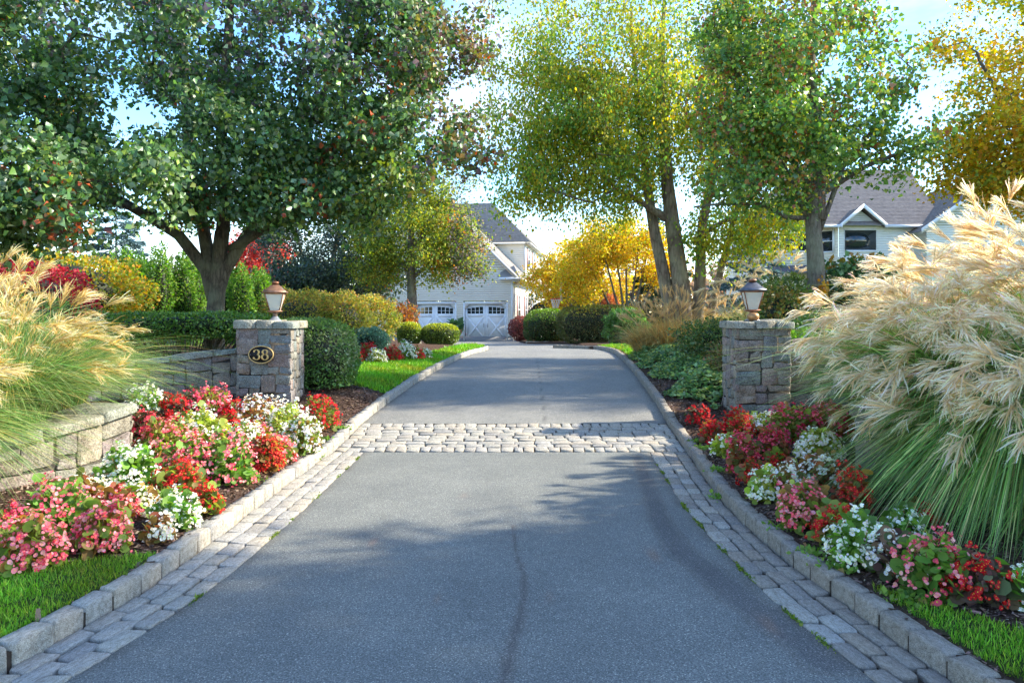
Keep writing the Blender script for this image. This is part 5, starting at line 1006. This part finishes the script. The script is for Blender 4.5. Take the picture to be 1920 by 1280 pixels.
# oval sign
sx, sy, sz = -3.483, 10.37, 1.068; SG = thing('address_sign', 'black oval plaque reading 38 with gold rim on the left pillar', 'sign', (sx, sy, sz))
def oval(a, b2, y0, y1, name, col, ring=None):
    th = np.linspace(0, 2*np.pi, 49)[:-1]; n_ = 48
    if ring is None:
        V = np.r_[np.stack([sx+a*np.cos(th), np.full(n_, y0), sz+b2*np.sin(th)], 1), np.stack([sx+a*np.cos(th), np.full(n_, y1), sz+b2*np.sin(th)], 1)]; i = np.arange(n_); k = (i+1) % n_
        MB().add(V, [np.stack([i, k, n_+k, n_+i], 1), i[None, ::-1], (n_+i)[None]], col).obj(name, M['paint'], SG)
    else:
        R_ = [(1, y0), (1, y1), (ring, y1), (ring, y0)]; V = np.concatenate([np.stack([sx+(a-(1-s_)*a)*np.cos(th), np.full(n_, yy_), sz+(b2-(1-s_)*a)*np.sin(th)], 1) for s_, yy_ in R_]); i = np.arange(n_); k = (i+1) % n_
        MB().add(V, [np.concatenate([np.stack([q*n_+i, q*n_+k, ((q+1) % 4)*n_+k, ((q+1) % 4)*n_+i], 1) for q in range(4)])], col).obj(name, M['paint'], SG)
oval(.170, .118, sy+.01, sy-.012, 'plate', (.012, .012, .014)); oval(.176, .124, sy+.012, sy-.020, 'rim', (.62, .42, .16), .93)
def stroke(pts, wfun, cx_, name, par, col, balls=()):
    mb = MB()
    for pl, wf in zip(pts, wfun):
        pl = np.array(pl); t_ = np.gradient(pl, axis=0); t_ /= np.linalg.norm(t_, axis=1)[:, None]; n_ = np.stack([-t_[:, 1], t_[:, 0]], 1)
        w_ = (.30+.70*np.abs(t_[:, 1])**1.5)*wf; A = pl+n_*w_[:, None]; B = pl-n_*w_[:, None]; m_ = len(pl)
        f = lambda Q, yy_: np.stack([cx_+Q[:, 0], np.full(len(Q), yy_), sz+Q[:, 1]], 1)
        V = np.r_[f(A, sy-.018), f(B, sy-.018), f(A, sy-.011), f(B, sy-.011)]; i = np.arange(m_-1)
        mb.add(V, [np.concatenate([np.stack([i, i+1, m_+i+1, m_+i], 1), np.stack([2*m_+i, 2*m_+i+1, i+1, i], 1), np.stack([m_+i, m_+i+1, 3*m_+i+1, 3*m_+i], 1)])], col)
    for (bx_, bz_, br_) in balls:
        th = np.arange(14)*2*np.pi/14; mb.add(np.stack([cx_+bx_+br_*np.cos(th), np.full(14, sy-.019), sz+bz_+br_*np.sin(th)], 1), [np.arange(14)[None]], col)
    mb.obj(name, M['paint'], par)
def arc(cx_, cz_, rx_, rz_, a0, a1, n_=22): a = np.radians(np.linspace(a0, a1, n_)); return np.stack([cx_+rx_*np.cos(a), cz_+rz_*np.sin(a)], 1)
gold = (.72, .47, .16)
stroke([arc(0, .034, .034, .033, 160, -88), arc(0, -.034, .040, .036, 88, -160)], [.013, .014], sx-.062, 'digit_three', SG, gold, [(-.031, .046, .014), (-.035, -.048, .015)])
stroke([arc(0, .036, .033, .031, 0, 360, 36), arc(0, -.034, .040, .038, 0, 360, 36)], [.012, .014], sx+.055, 'digit_eight', SG, gold)
for k in (-1, 1): MB().lathe([(.005, 0), (.004, .004)], (0, 0, 0), 8, (.3, .3, .45)).obj('screw', M['metal'], SG).location = (k*.145, -.013, 0)
for o in SG.children:
    if o.name.startswith('screw'): o.rotation_euler = (R(90), 0, 0); o.data = o.data.copy(); o.data.transform(Matrix.Translation(Vector(SG['_o'])))

# ------------------------------------------------------------------ houses
def laps(mb, A, B, C, D, n_, proud, col, nrm):
    A, B, C, D = [np.array(q, float) for q in (A, B, C, D)]; nrm = np.array(nrm, float); k = np.arange(n_)[:, None]/n_; k1 = (np.arange(n_)[:, None]+1)/n_
    a = A+(D-A)*k; b2 = B+(C-B)*k; c = B+(C-B)*k1; d = A+(D-A)*k1
    V = np.stack([a+nrm*proud, b2+nrm*proud, c+nrm*.002, d+nrm*.002, a, b2], 1).reshape(-1, 3); i = np.arange(n_)*6
    mb.add(V, [np.concatenate([np.stack([i, i+1, i+2, i+3], 1), np.stack([i+4, i+5, i+1, i], 1)])], col)
M['siding'] = colmat('siding', .6, .25, var=.04, vs=1.5)
M['shingle'] = colmat('shingle', .95, .1, var=.22, vs=5, bump=.5, bs=30)
CRM = (.87, .84, .75); WHT = (.78, .78, .76); ROOF1 = (.24, .225, .21); FASC = (.74, .72, .66)
O1 = np.array([.06, 44.0, .09]); fd = np.array([-.990, .139, 0]); sd3 = np.array([.139, .990, 0])
def h1(u, s_, z): return O1+fd*u+sd3*s_+np.array([0, 0, z])
HS = thing('garage_house', 'cream clapboard house with white carriage garage doors at the end of the drive', 'house', tuple(O1))
mb = MB(); nf = -sd3; ns = -fd; WF = 9.4; EZ = 4.15; PK = EZ+WF/2
laps(mb, h1(WF, 0, 2.35), h1(0, 0, 2.35), h1(0, 0, EZ), h1(WF, 0, EZ), 14, .016, CRM, nf)
for (u0, u1) in ((0, .32), (2.98, 3.42), (6.08, WF)): laps(mb, h1(u1, 0, .25), h1(u0, 0, .25), h1(u0, 0, 2.35), h1(u1, 0, 2.35), 16, .016, CRM, nf)
laps(mb, h1(WF, 0, EZ), h1(0, 0, EZ), h1(WF/2-.01, 0, PK), h1(WF/2+.01, 0, PK), 32, .016, CRM, nf)
laps(mb, h1(0, 0, .25), h1(0, 24, .25), h1(0, 24, EZ), h1(0, 0, EZ), 30, .016, CRM, ns)
laps(mb, h1(0, 6, EZ), h1(0, 17, EZ), h1(0, 17, 6.4), h1(0, 6, 6.4), 17, .016, CRM, ns)
laps(mb, h1(6, 6, EZ-.3), h1(0, 6, EZ-.3), h1(0, 6, 6.4), h1(6, 6, 6.4), 20, .016, CRM, nf)
mb.obj('siding', M['siding'], HS, kind='stuff')
MB().box((0, 0, 0), (1, 1, 1)).v
def hb(name, a, b2, col, mat='paint', par=HS, mk=h1):    # box in house coordinates
    mb = MB(); (u0, s0, z0), (u1, s1, z1) = a, b2
    V = [mk(u, s_, z) for z in (z0, z1) for (u, s_) in ((u0, s0), (u1, s0), (u1, s1), (u0, s1))]
    mb.add(np.array(V), [np.array([(0, 3, 2, 1), (4, 5, 6, 7), (0, 1, 5, 4), (1, 2, 6, 5), (2, 3, 7, 6), (3, 0, 4, 7)])], col); return mb.obj(name, M[mat], par)
hb('foundation', (0.02, .02, -.3), (WF, 23.9, .25), (.25, .24, .23)); hb('corner_board', (-.02, -.03, .25), (.10, .0, EZ), WHT); hb('corner_board', (-.035, -.02, .25), (-.018, .12, EZ), WHT)
hb('corner_board', (-.02, 5.95, 4.6), (.10, 5.98, 6.4), WHT)
hb('downspout', (-.12, .15, .2), (-.05, .22, EZ-.1), WHT)
mb = MB(); ov = .45; e0 = -.4
nR = (-fd+np.array([0, 0, 1]))/math.sqrt(2); nL = (fd+np.array([0, 0, 1]))/math.sqrt(2)
laps(mb, h1(-ov, e0, EZ-ov), h1(-ov, 6, EZ-ov), h1(WF/2, 6, PK), h1(WF/2, e0, PK), 36, .012, ROOF1, nR)
laps(mb, h1(-ov, 6, EZ-ov), h1(-ov, 24, EZ-ov), h1(0.05, 24, EZ+.05), h1(0.05, 6, EZ+.05), 5, .012, ROOF1, nR)
laps(mb, h1(WF+ov, 6, EZ-ov), h1(WF+ov, e0, EZ-ov), h1(WF/2, e0, PK), h1(WF/2, 6, PK), 36, .012, ROOF1, nL)
hz, hp = 6.4, 10.2
E = [h1(-.4, 5.6, hz-.05), h1(-.4, 17.4, hz-.05), h1(12, 17.4, hz-.05), h1(12, 5.6, hz-.05)]; T1 = h1(2.75, 9.0, 9.5); T2 = h1(9, 9.0, 9.5)
laps(mb, E[3], E[0], T1, T2, 34, .012, ROOF1, (nf+np.array([0, 0, 1]))/1.41); laps(mb, E[0], E[1], T1, T1+np.array([0, .01, 0]), 34, .012, ROOF1, nR); laps(mb, E[1], E[2], T2, T1, 34, .012, ROOF1, (sd3+np.array([0, 0, 1]))/1.41)
mb.obj('roof', M['shingle'], HS, kind='stuff')
mb = MB()                                                      # rake boards, soffits, gutters
def plank(mb, p, q, up, th, col=FASC):
    p, q, up, th = [np.array(a, float) for a in (p, q, up, th)]; V = [p, q, q+up, p+up, p+th, q+th, q+up+th, p+up+th]
    mb.add(np.array(V), [np.array([(0, 1, 2, 3), (7, 6, 5, 4), (4, 5, 1, 0), (3, 2, 6, 7), (0, 3, 7, 4), (1, 5, 6, 2)])], col)
plank(mb, h1(-ov, e0-.02, EZ-ov-.24), h1(WF/2, e0-.02, PK-.24), (0, 0, .22), sd3*.05, WHT); plank(mb, h1(WF+ov, e0-.02, EZ-ov-.24), h1(WF/2, e0-.02, PK-.24), (0, 0, .22), sd3*.05, WHT)
plank(mb, h1(-ov+.1, e0+.05, EZ-ov-.22), h1(WF/2, e0+.05, PK-.30), (0, 0, .03), sd3*.4)
mb.obj('rake_board', M['paint'], HS)
mb = MB(); plank(mb, h1(-ov-.08, e0, EZ-ov-.16), h1(-ov-.08, 24, EZ-ov-.16), (0, 0, .13), fd*.10, FASC); mb.obj('gutter', M['paint'], HS)
mb = MB(); plank(mb, h1(-ov+.02, e0, EZ-ov-.2), h1(-ov+.02, 24, EZ-ov-.2), (0, 0, .03), fd*.45, FASC); plank(mb, h1(-.38, 5.62, hz-.16), h1(-.38, 17.4, hz-.16), (0, 0, .12), fd*.38, FASC); plank(mb, h1(-.38, 5.62, hz-.16), h1(8, 5.62, hz-.16), (0, 0, .12), sd3*.36, FASC); mb.obj('soffit', M['paint'], HS)
mb = MB(); mb.add(np.array([h1(-.45, -.42, EZ-.42), h1(.75, -.42, EZ-.42), h1(.75, -.02, EZ-.10), h1(-.05, -.02, EZ+.28)]), [np.array([(0, 1, 2, 3)])], ROOF1); plank(mb, h1(-.45, -.44, EZ-.58), h1(.78, -.44, EZ-.58), (0, 0, .15), sd3*.42, WHT); mb.obj('eave_return', M['paint'], HS)
hb('eave_return_roof', (-.4, -.38, EZ-.43), (.7, -.03, EZ-.38), ROOF1, 'shingle')
def gdoor(u0, lab=None):
    u1 = u0+2.56; d_ = hb('garage_door', (u0, .10, .02), (u1, .14, 2.16), WHT)
    hb('door_frame', (u0-.06, -.03, .0), (u0+.02, .1, 2.25), WHT); hb('door_frame', (u1-.02, -.03, .0), (u1+.06, .1, 2.25), WHT); hb('door_frame', (u0+.02, -.03, 2.16), (u1-.02, .1, 2.30), WHT)
    for s_ in (0, 1):                                          # clipped corners of the opening
        a = u0 if s_ == 0 else u1; dd = 1 if s_ == 0 else -1
        mb = MB(); mb.add(np.array([h1(a+.02*dd, -.02, 1.86), h1(a+.32*dd, -.02, 2.16), h1(a+.02*dd, -.02, 2.16), h1(a+.02*dd, .09, 1.86), h1(a+.32*dd, .09, 2.16), h1(a+.02*dd, .09, 2.16)]), [np.array([(0, 1, 2), (5, 4, 3)]), np.array([(0, 3, 4, 1)])], WHT)
        mb.obj('corner_brace', M['paint'], HS)
    po = Vector(HS['_o'])
    def sub(name, mb_, mat='paint'):
        o = mb_.obj(name, M[mat], HS); o.parent = d_; return o
    um = (u0+u1)/2
    for leaf in (0, 1):
        a = u0+.05+leaf*(um-u0); b2 = a+(um-u0)-.10
        mb = MB(); w_ = .10
        def bd(p, q, wd, th=.085):
            p = np.array(p); q = np.array(q); d2 = q-p; d2 = d2/np.linalg.norm(d2); n2 = np.array([-d2[1], d2[0]])*wd/2
            c4 = [p-n2, q-n2, q+n2, p+n2]; V = [h1(c[0], th, c[1]) for c in c4]+[h1(c[0], .101, c[1]) for c in c4]
            mb.add(np.array(V), [np.array([(0, 1, 2, 3), (0, 4, 5, 1), (1, 5, 6, 2), (2, 6, 7, 3), (3, 7, 4, 0)])], (.80, .80, .79))
        bd((a, .08), (b2, .08), .12); bd((a, 1.48), (b2, 1.48), .14); bd((a+.05, .02), (a+.05, 2.1), w_, .083); bd((b2-.05, .02), (b2-.05, 2.1), w_, .083)
        bd((a+.08, .12), (b2-.08, 1.42), .11, .081); bd((b2-.08, .12), (a+.08, 1.42), .11, .079); sub('cross_brace', mb)
        for ci in range(4):
            for rw in range(2):
                wv = (b2-a-.2)/4; ua = a+.10+ci*wv+.02; k = (ci+.5)/4; k = k if leaf == 1 else 1-k; topz = 2.0-.12*k**2 if leaf == 1 else 2.0-.12*k**2
                z0_ = 1.60+rw*.18; z1_ = 1.76 if rw == 0 else topz
                mb = MB(); mb.add(np.array([h1(ua, .094, z0_), h1(ua+wv-.04, .094, z0_), h1(ua+wv-.04, .094, z1_), h1(ua, .094, z1_)]), [np.array([(0, 1, 2, 3)])], (.02, .02, .02)); sub('pane', mb, 'glass')
        mb = MB(); uh = um-.12 if leaf == 0 else um+.12; mb.tube([h1(uh, .07, .78), h1(uh, .05, .9), h1(uh, .07, 1.02)], [.014]*3, 5, (.02, .02, .02)); sub('handle', mb)
    mb = MB(); mb.box((0, 0, 0), (.001, .001, .001)); return d_
gdoor(.36); gdoor(3.46)
def window(mk, par, u0, u1, z0, z1, axis='s', shut=None, mull=1, off=-.03, cross=1, wc=WHT):
    def P_(a, o_, z): return mk(o_, a, z) if axis == 's' else mk(a, o_, z)
    def bx2(name, a0, a1, zz0, zz1, o0, o1, col, mat='paint', pr=None):
        V = [P_(a, o_, z) for z in (zz0, zz1) for (a, o_) in ((a0, o0), (a1, o0), (a1, o1), (a0, o1))]
        mb_ = MB().add(np.array(V), [np.array([(0, 3, 2, 1), (4, 5, 6, 7), (0, 1, 5, 4), (1, 2, 6, 5), (2, 3, 7, 6), (3, 0, 4, 7)])], col); o = mb_.obj(name, M[mat], par)
        if pr is not None: o.parent = pr
        return o
    wn = bx2('window', u0, u1, z0, z1, off, .02, (.1, .1, .1), 'glass')
    f = off-.03
    for (a0, a1, zz0, zz1) in ((u0-.09, u0, z0-.09, z1+.09), (u1, u1+.09, z0-.09, z1+.09), (u0, u1, z1, z1+.09), (u0, u1, z0-.11, z0)): bx2('frame', a0, a1, zz0, zz1, f, .01, wc, pr=wn)
    if cross: bx2('sash_bar', u0, u1, (z0+z1)/2-.025, (z0+z1)/2+.025, off-.015, off-.001, wc, pr=wn)
    for k in range(1, mull): um = u0+(u1-u0)*k/mull; bx2('mullion', um-.035, um+.035, z0, z1, off-.022, off-.002, wc, pr=wn)
    if shut:
        for a0 in (u0-.09-.38, u1+.09): bx2('shutter', a0, a0+.38, z0-.08, z1+.08, f+.01, .0, shut)
    return wn
for s_ in (2.0, 5.6, 9.6): window(h1, HS, s_, s_+1.0, 1.05, 2.65, 's', (.22, .10, .09))
for s_ in (7.2, 10.4): window(h1, HS, s_, s_+1.1, 4.75, 6.0, 's', (.25, .12, .11))

# the white house up on the right
D2 = 42.0
def h2(px, off, z): return np.array([(px-960)/F*D2, D2+off, z])
def Z2(py, d=D2): return H+(HY-py)*d/F
H2 = thing('white_house', 'pale house with purple-grey roof and picture window behind the right grasses', 'house', tuple(h2(1620, 0, .2)))
mb = MB(); n2_ = (0, -1, 0); WS = (.84, .84, .83); CR2 = (.80, .75, .62); RF2 = (.20, .175, .162)
laps(mb, h2(1572, 0, .2), h2(1760, 0, .2), h2(1760, 0, Z2(422)), h2(1572, 0, Z2(422)), 48, .014, WS, n2_)
laps(mb, h2(1574, 0, Z2(424)), h2(1650, 0, Z2(424)), h2(1612.5, 0, Z2(394)), h2(1611.5, 0, Z2(394)), 8, .014, WS, n2_)
laps(mb, h2(1715, -1.2, .2), h2(2010, -1.2, .2), h2(2010, -1.2, Z2(428)), h2(1715, -1.2, Z2(428)), 48, .014, WS, n2_)
laps(mb, h2(1715, -1.2, Z2(428)), h2(2010, -1.2, Z2(428)), h2(1863, -1.2, Z2(330)), h2(1862, -1.2, Z2(330)), 20, .014, WS, n2_)
mb.obj('shingle_wall', M['siding'], H2, kind='stuff')
mb = MB(); laps(mb, h2(1448, 1.0, .2), h2(1540, 1.0, .2), h2(1540, 1.0, Z2(424)), h2(1448, 1.0, Z2(424)), 40, .016, CR2, n2_); laps(mb, h2(1540, 1.0, .2), h2(1571, -.05, .2), h2(1571, -.05, Z2(422)), h2(1540, 1.0, Z2(424)), 40, .016, CR2, (-.4, -.9, 0)); mb.obj('bay_siding', M['siding'], H2, kind='stuff')
mb = MB(); rz0, rz1 = Z2(421), Z2(318, 49)
laps(mb, h2(1530, -.5, rz0-.1), h2(1765, -.5, rz0-.1), h2(1830, 7, rz1), h2(1570, 7, rz1), 44, .012, RF2, (0, -.5, .86)); laps(mb, h2(1440, 8, rz0-.1), h2(1530, -.5, rz0-.1), h2(1570, 7, rz1), h2(1569, 7.1, rz1), 44, .012, RF2, (-.6, -.3, .7))
for s_ in (-1, 1):
    a = h2(1612+s_*44, -.5, Z2(427)); b_ = h2(1612, -.5, Z2(389)); laps(mb, a if s_ < 0 else a, a+np.array([0, 3.0, 0]), b_+np.array([0, 4.2, 0]), b_, 12, .012, RF2, (s_*.7, 0, .7))
    a = h2(1862+s_*165, -1.7, Z2(440)); b_ = h2(1862, -1.7, Z2(326)); laps(mb, a, a+np.array([0, 8, 0]), b_+np.array([0, 8, 0]), b_, 30, .012, RF2, (s_*.7, 0, .7))
laps(mb, h2(1436, -.2, Z2(512)), h2(1700, -.9, Z2(512)), h2(1700, 0, Z2(491)), h2(1450, .9, Z2(497)), 5, .012, (.12, .11, .12), (0, -.5, .86))
mb.obj('roof', M['shingle'], H2, kind='stuff')
mb = MB()
plank(mb, h2(1568, -.52, Z2(430)), h2(1612, -.52, Z2(392)), (0, 0, .24), (0, .04, 0), WHT); plank(mb, h2(1656, -.53, Z2(430)), h2(1612, -.53, Z2(392)), (0, 0, .24), (0, .04, 0), WHT)
plank(mb, h2(1697, -1.72, Z2(444)), h2(1862, -1.72, Z2(329)), (0, 0, .28), (0, .04, 0), WHT); plank(mb, h2(2027, -1.73, Z2(444)), h2(1862, -1.73, Z2(329)), (0, 0, .28), (0, .04, 0), WHT); mb.obj('rake_board', M['paint'], H2)
mb = MB(); plank(mb, h2(1652, -.55, rz0-.22), h2(1722, -.55, rz0-.22), (0, 0, .16), (0, .12, 0), (.66, .66, .66)); plank(mb, h2(1505, -.55, rz0-.22), h2(1572, -.55, rz0-.22), (0, 0, .16), (0, .12, 0), (.66, .66, .66)); mb.obj('gutter', M['paint'], H2)
window(h2, H2, 1583, 1642, Z2(469), Z2(432), 'u', None, 1, -.04, 0)
def h2b(u, off, z): return np.array([(u-960)/F*D2, D2+1.0+off, z])
def win2(u0, u1, z0, z1, mk):
    wn = MB().add(np.array([mk(a, o_, z) for z in (z0, z1) for (a, o_) in ((u0, -.04), (u1, -.04), (u1, .02), (u0, .02))]), [np.array([(0, 3, 2, 1), (4, 5, 6, 7), (0, 1, 5, 4), (1, 2, 6, 5), (2, 3, 7, 6), (3, 0, 4, 7)])]).obj('window', M['glass'], H2)
    for (a0, a1, y0_, y1_) in ((u0-2.5, u0, z0-.08, z1+.08), (u1, u1+2.5, z0-.08, z1+.08), (u0, u1, z1, z1+.08), (u0, u1, z0-.08, z0), (u0, u1, (z0+z1)/2-.02, (z0+z1)/2+.02)):
        o = MB().add(np.array([mk(a, o_, z) for z in (y0_, y1_) for (a, o_) in ((a0, -.07), (a1, -.07), (a1, -.041), (a0, -.041))]), [np.array([(0, 3, 2, 1), (4, 5, 6, 7), (0, 1, 5, 4), (1, 2, 6, 5), (2, 3, 7, 6), (3, 0, 4, 7)])], WHT).obj('frame', M['paint'], H2); o.parent = wn
    return wn
for (a, b2) in ((1460, 1470), (1474, 1502), (1507, 1530)): win2(a, b2, Z2(470, 43), Z2(438, 43), h2b)
win2(1547, 1563, Z2(470), Z2(432), lambda u, off, z: h2(u, 1.0-1.05*(u-1540)/31+off, z))
MB().add(np.array([h2(1448, 1.02, .2), h2(1448, 9, .2), h2(1448, 9, rz0), h2(1448, 1.02, rz0)]), [np.array([(0, 1, 2, 3)])], CR2).obj('side_wall', M['siding'], H2)

# ------------------------------------------------------------------ basketball hoop, pot, garden lights, nest
hx, hy = 2.72, 34.6; zb_ = float(terr(hx, hy)); BH = thing('basketball_hoop', 'black pole basketball hoop with red rim beyond the clipped hedges', 'basketball hoop', (hx, hy, zb_))
MB().tube([(hx, hy, zb_), (hx, hy, 3.0)], [.055, .05], 8, (.015, .015, .018)).obj('pole', M['paint'], BH)
MB().bar((hx, hy, 2.75), (hx-.42, hy, 2.75), .03, (.015, .015, .018)).obj('arm', M['paint'], BH); MB().bar((hx, hy, 2.3), (hx-.42, hy, 2.45), .025, (.015, .015, .018)).obj('arm', M['paint'], BH)
MB().box((hx-.46, hy-.75, 2.25), (hx-.44, hy+.75, 3.15), (.7, .75, .75)).obj('backboard', M['acrylic'], BH)
th = np.linspace(0, 2*np.pi, 25); rc = np.array([hx-.70, hy, 2.36]); MB().tube(np.stack([rc[0]+.23*np.cos(th), rc[1]+.23*np.sin(th), rc[2]+0*th], 1), .017, 6, (.7, .05, .03)).obj('rim', M['paint'], BH)
mb = MB()
for k in range(12):
    for s_ in (-1, 1):
        a = k*np.pi/6; q = np.linspace(0, 1, 6); rr = .225-.10*q; aa = a+s_*q*.9; mb.tube(np.stack([rc[0]+rr*np.cos(aa), rc[1]+rr*np.sin(aa), rc[2]-.42*q], 1), .008, 3, (.8, .8, .8), cap=False)
mb.obj('net', M['plain'], BH)
px_, py_ = -3.25, 43.2; PT = thing('potted_plant', 'dark pot with broad leaves and pink flowers between the garage doors', 'potted plant', (px_, py_, .09))
MB().lathe([(.14, 0), (.2, .15), (.26, .4), (.28, .45), (.24, .45), (.22, .4)], (px_, py_, .09), 14, (.10, .07, .06)).obj('pot', M['paint'], PT, smooth=True)
r = np.random.default_rng(3); mb = MB(); q = 34; a = r.uniform(0, 6.28, q); P = np.stack([px_+.12*np.cos(a), py_+.12*np.sin(a), .5+r.random(q)*.7], 1); scatter(mb, P, r.uniform(.3, .6, q), pick([(.06, .13, .05), (.10, .18, .07)], q, r), T_LEAF, D=np.stack([np.cos(a), np.sin(a), r.uniform(.2, 1.3, q)], 1)); mb.obj('leaves', M['leaf'], PT, kind='stuff')
mb = MB(); P = np.array([px_+.25, py_-.2, .62])+r.normal(0, .12, (50, 3)); scatter(mb, P, .06, pick(FLW['rose'], 50, r), T_LEAF); mb.obj('blossoms', M['petal'], PT, kind='stuff')
for (px, py, s_, lab) in ((1192, 648, 2.2, 'black garden floodlight at the foot of the reed grass'), (1254, 738, 1.0, 'tiny black spotlight on mulch beside the ivy')):
    gx, gy, gz = G(px, py); t_ = thing('garden_light', lab, 'garden light', (gx, gy, gz), 'black garden lights'); MB().tube([(gx, gy, gz-.05), (gx, gy, gz+.05*s_)], .008*s_, 6, (.01, .01, .01)).obj('stake', M['paint'], t_)
    MB().tube([(gx-.05*s_, gy, gz+.05*s_), (gx, gy, gz+.08*s_), (gx+.03*s_, gy, gz+.10*s_)], [.035*s_, .032*s_, .02*s_], 10, (.012, .012, .012)).obj('lamp_head', M['paint'], t_)
nx, ny, nz_ = (1095-960)/F*18.6, 18.6, H+(HY-160)*18.6/F; r = np.random.default_rng(4); mb = MB()
for k in range(120):
    u = unit(1, r)[0]; p = np.array([nx, ny, nz_])+u*np.array([.18, .18, .12])*r.uniform(.5, 1); d_ = np.cross(u, unit(1, r)[0])*.14; mb.tube([p-d_, p+d_+r.normal(0, .02, 3)], .006, 3, cap=False)
tag(mb.obj('bird_nest', M['bark_dark']), 'dark twig nest high in the birch left of its trunks', 'nest')
for o in bpy.data.objects:
    if '_o' in o: del o['_o']
print('tris', sum(len(o.data.loops)-2*len(o.data.polygons) for o in {ob.data: ob for ob in bpy.data.objects if ob.type == 'MESH'}.values()), 'objs', len(bpy.data.objects))
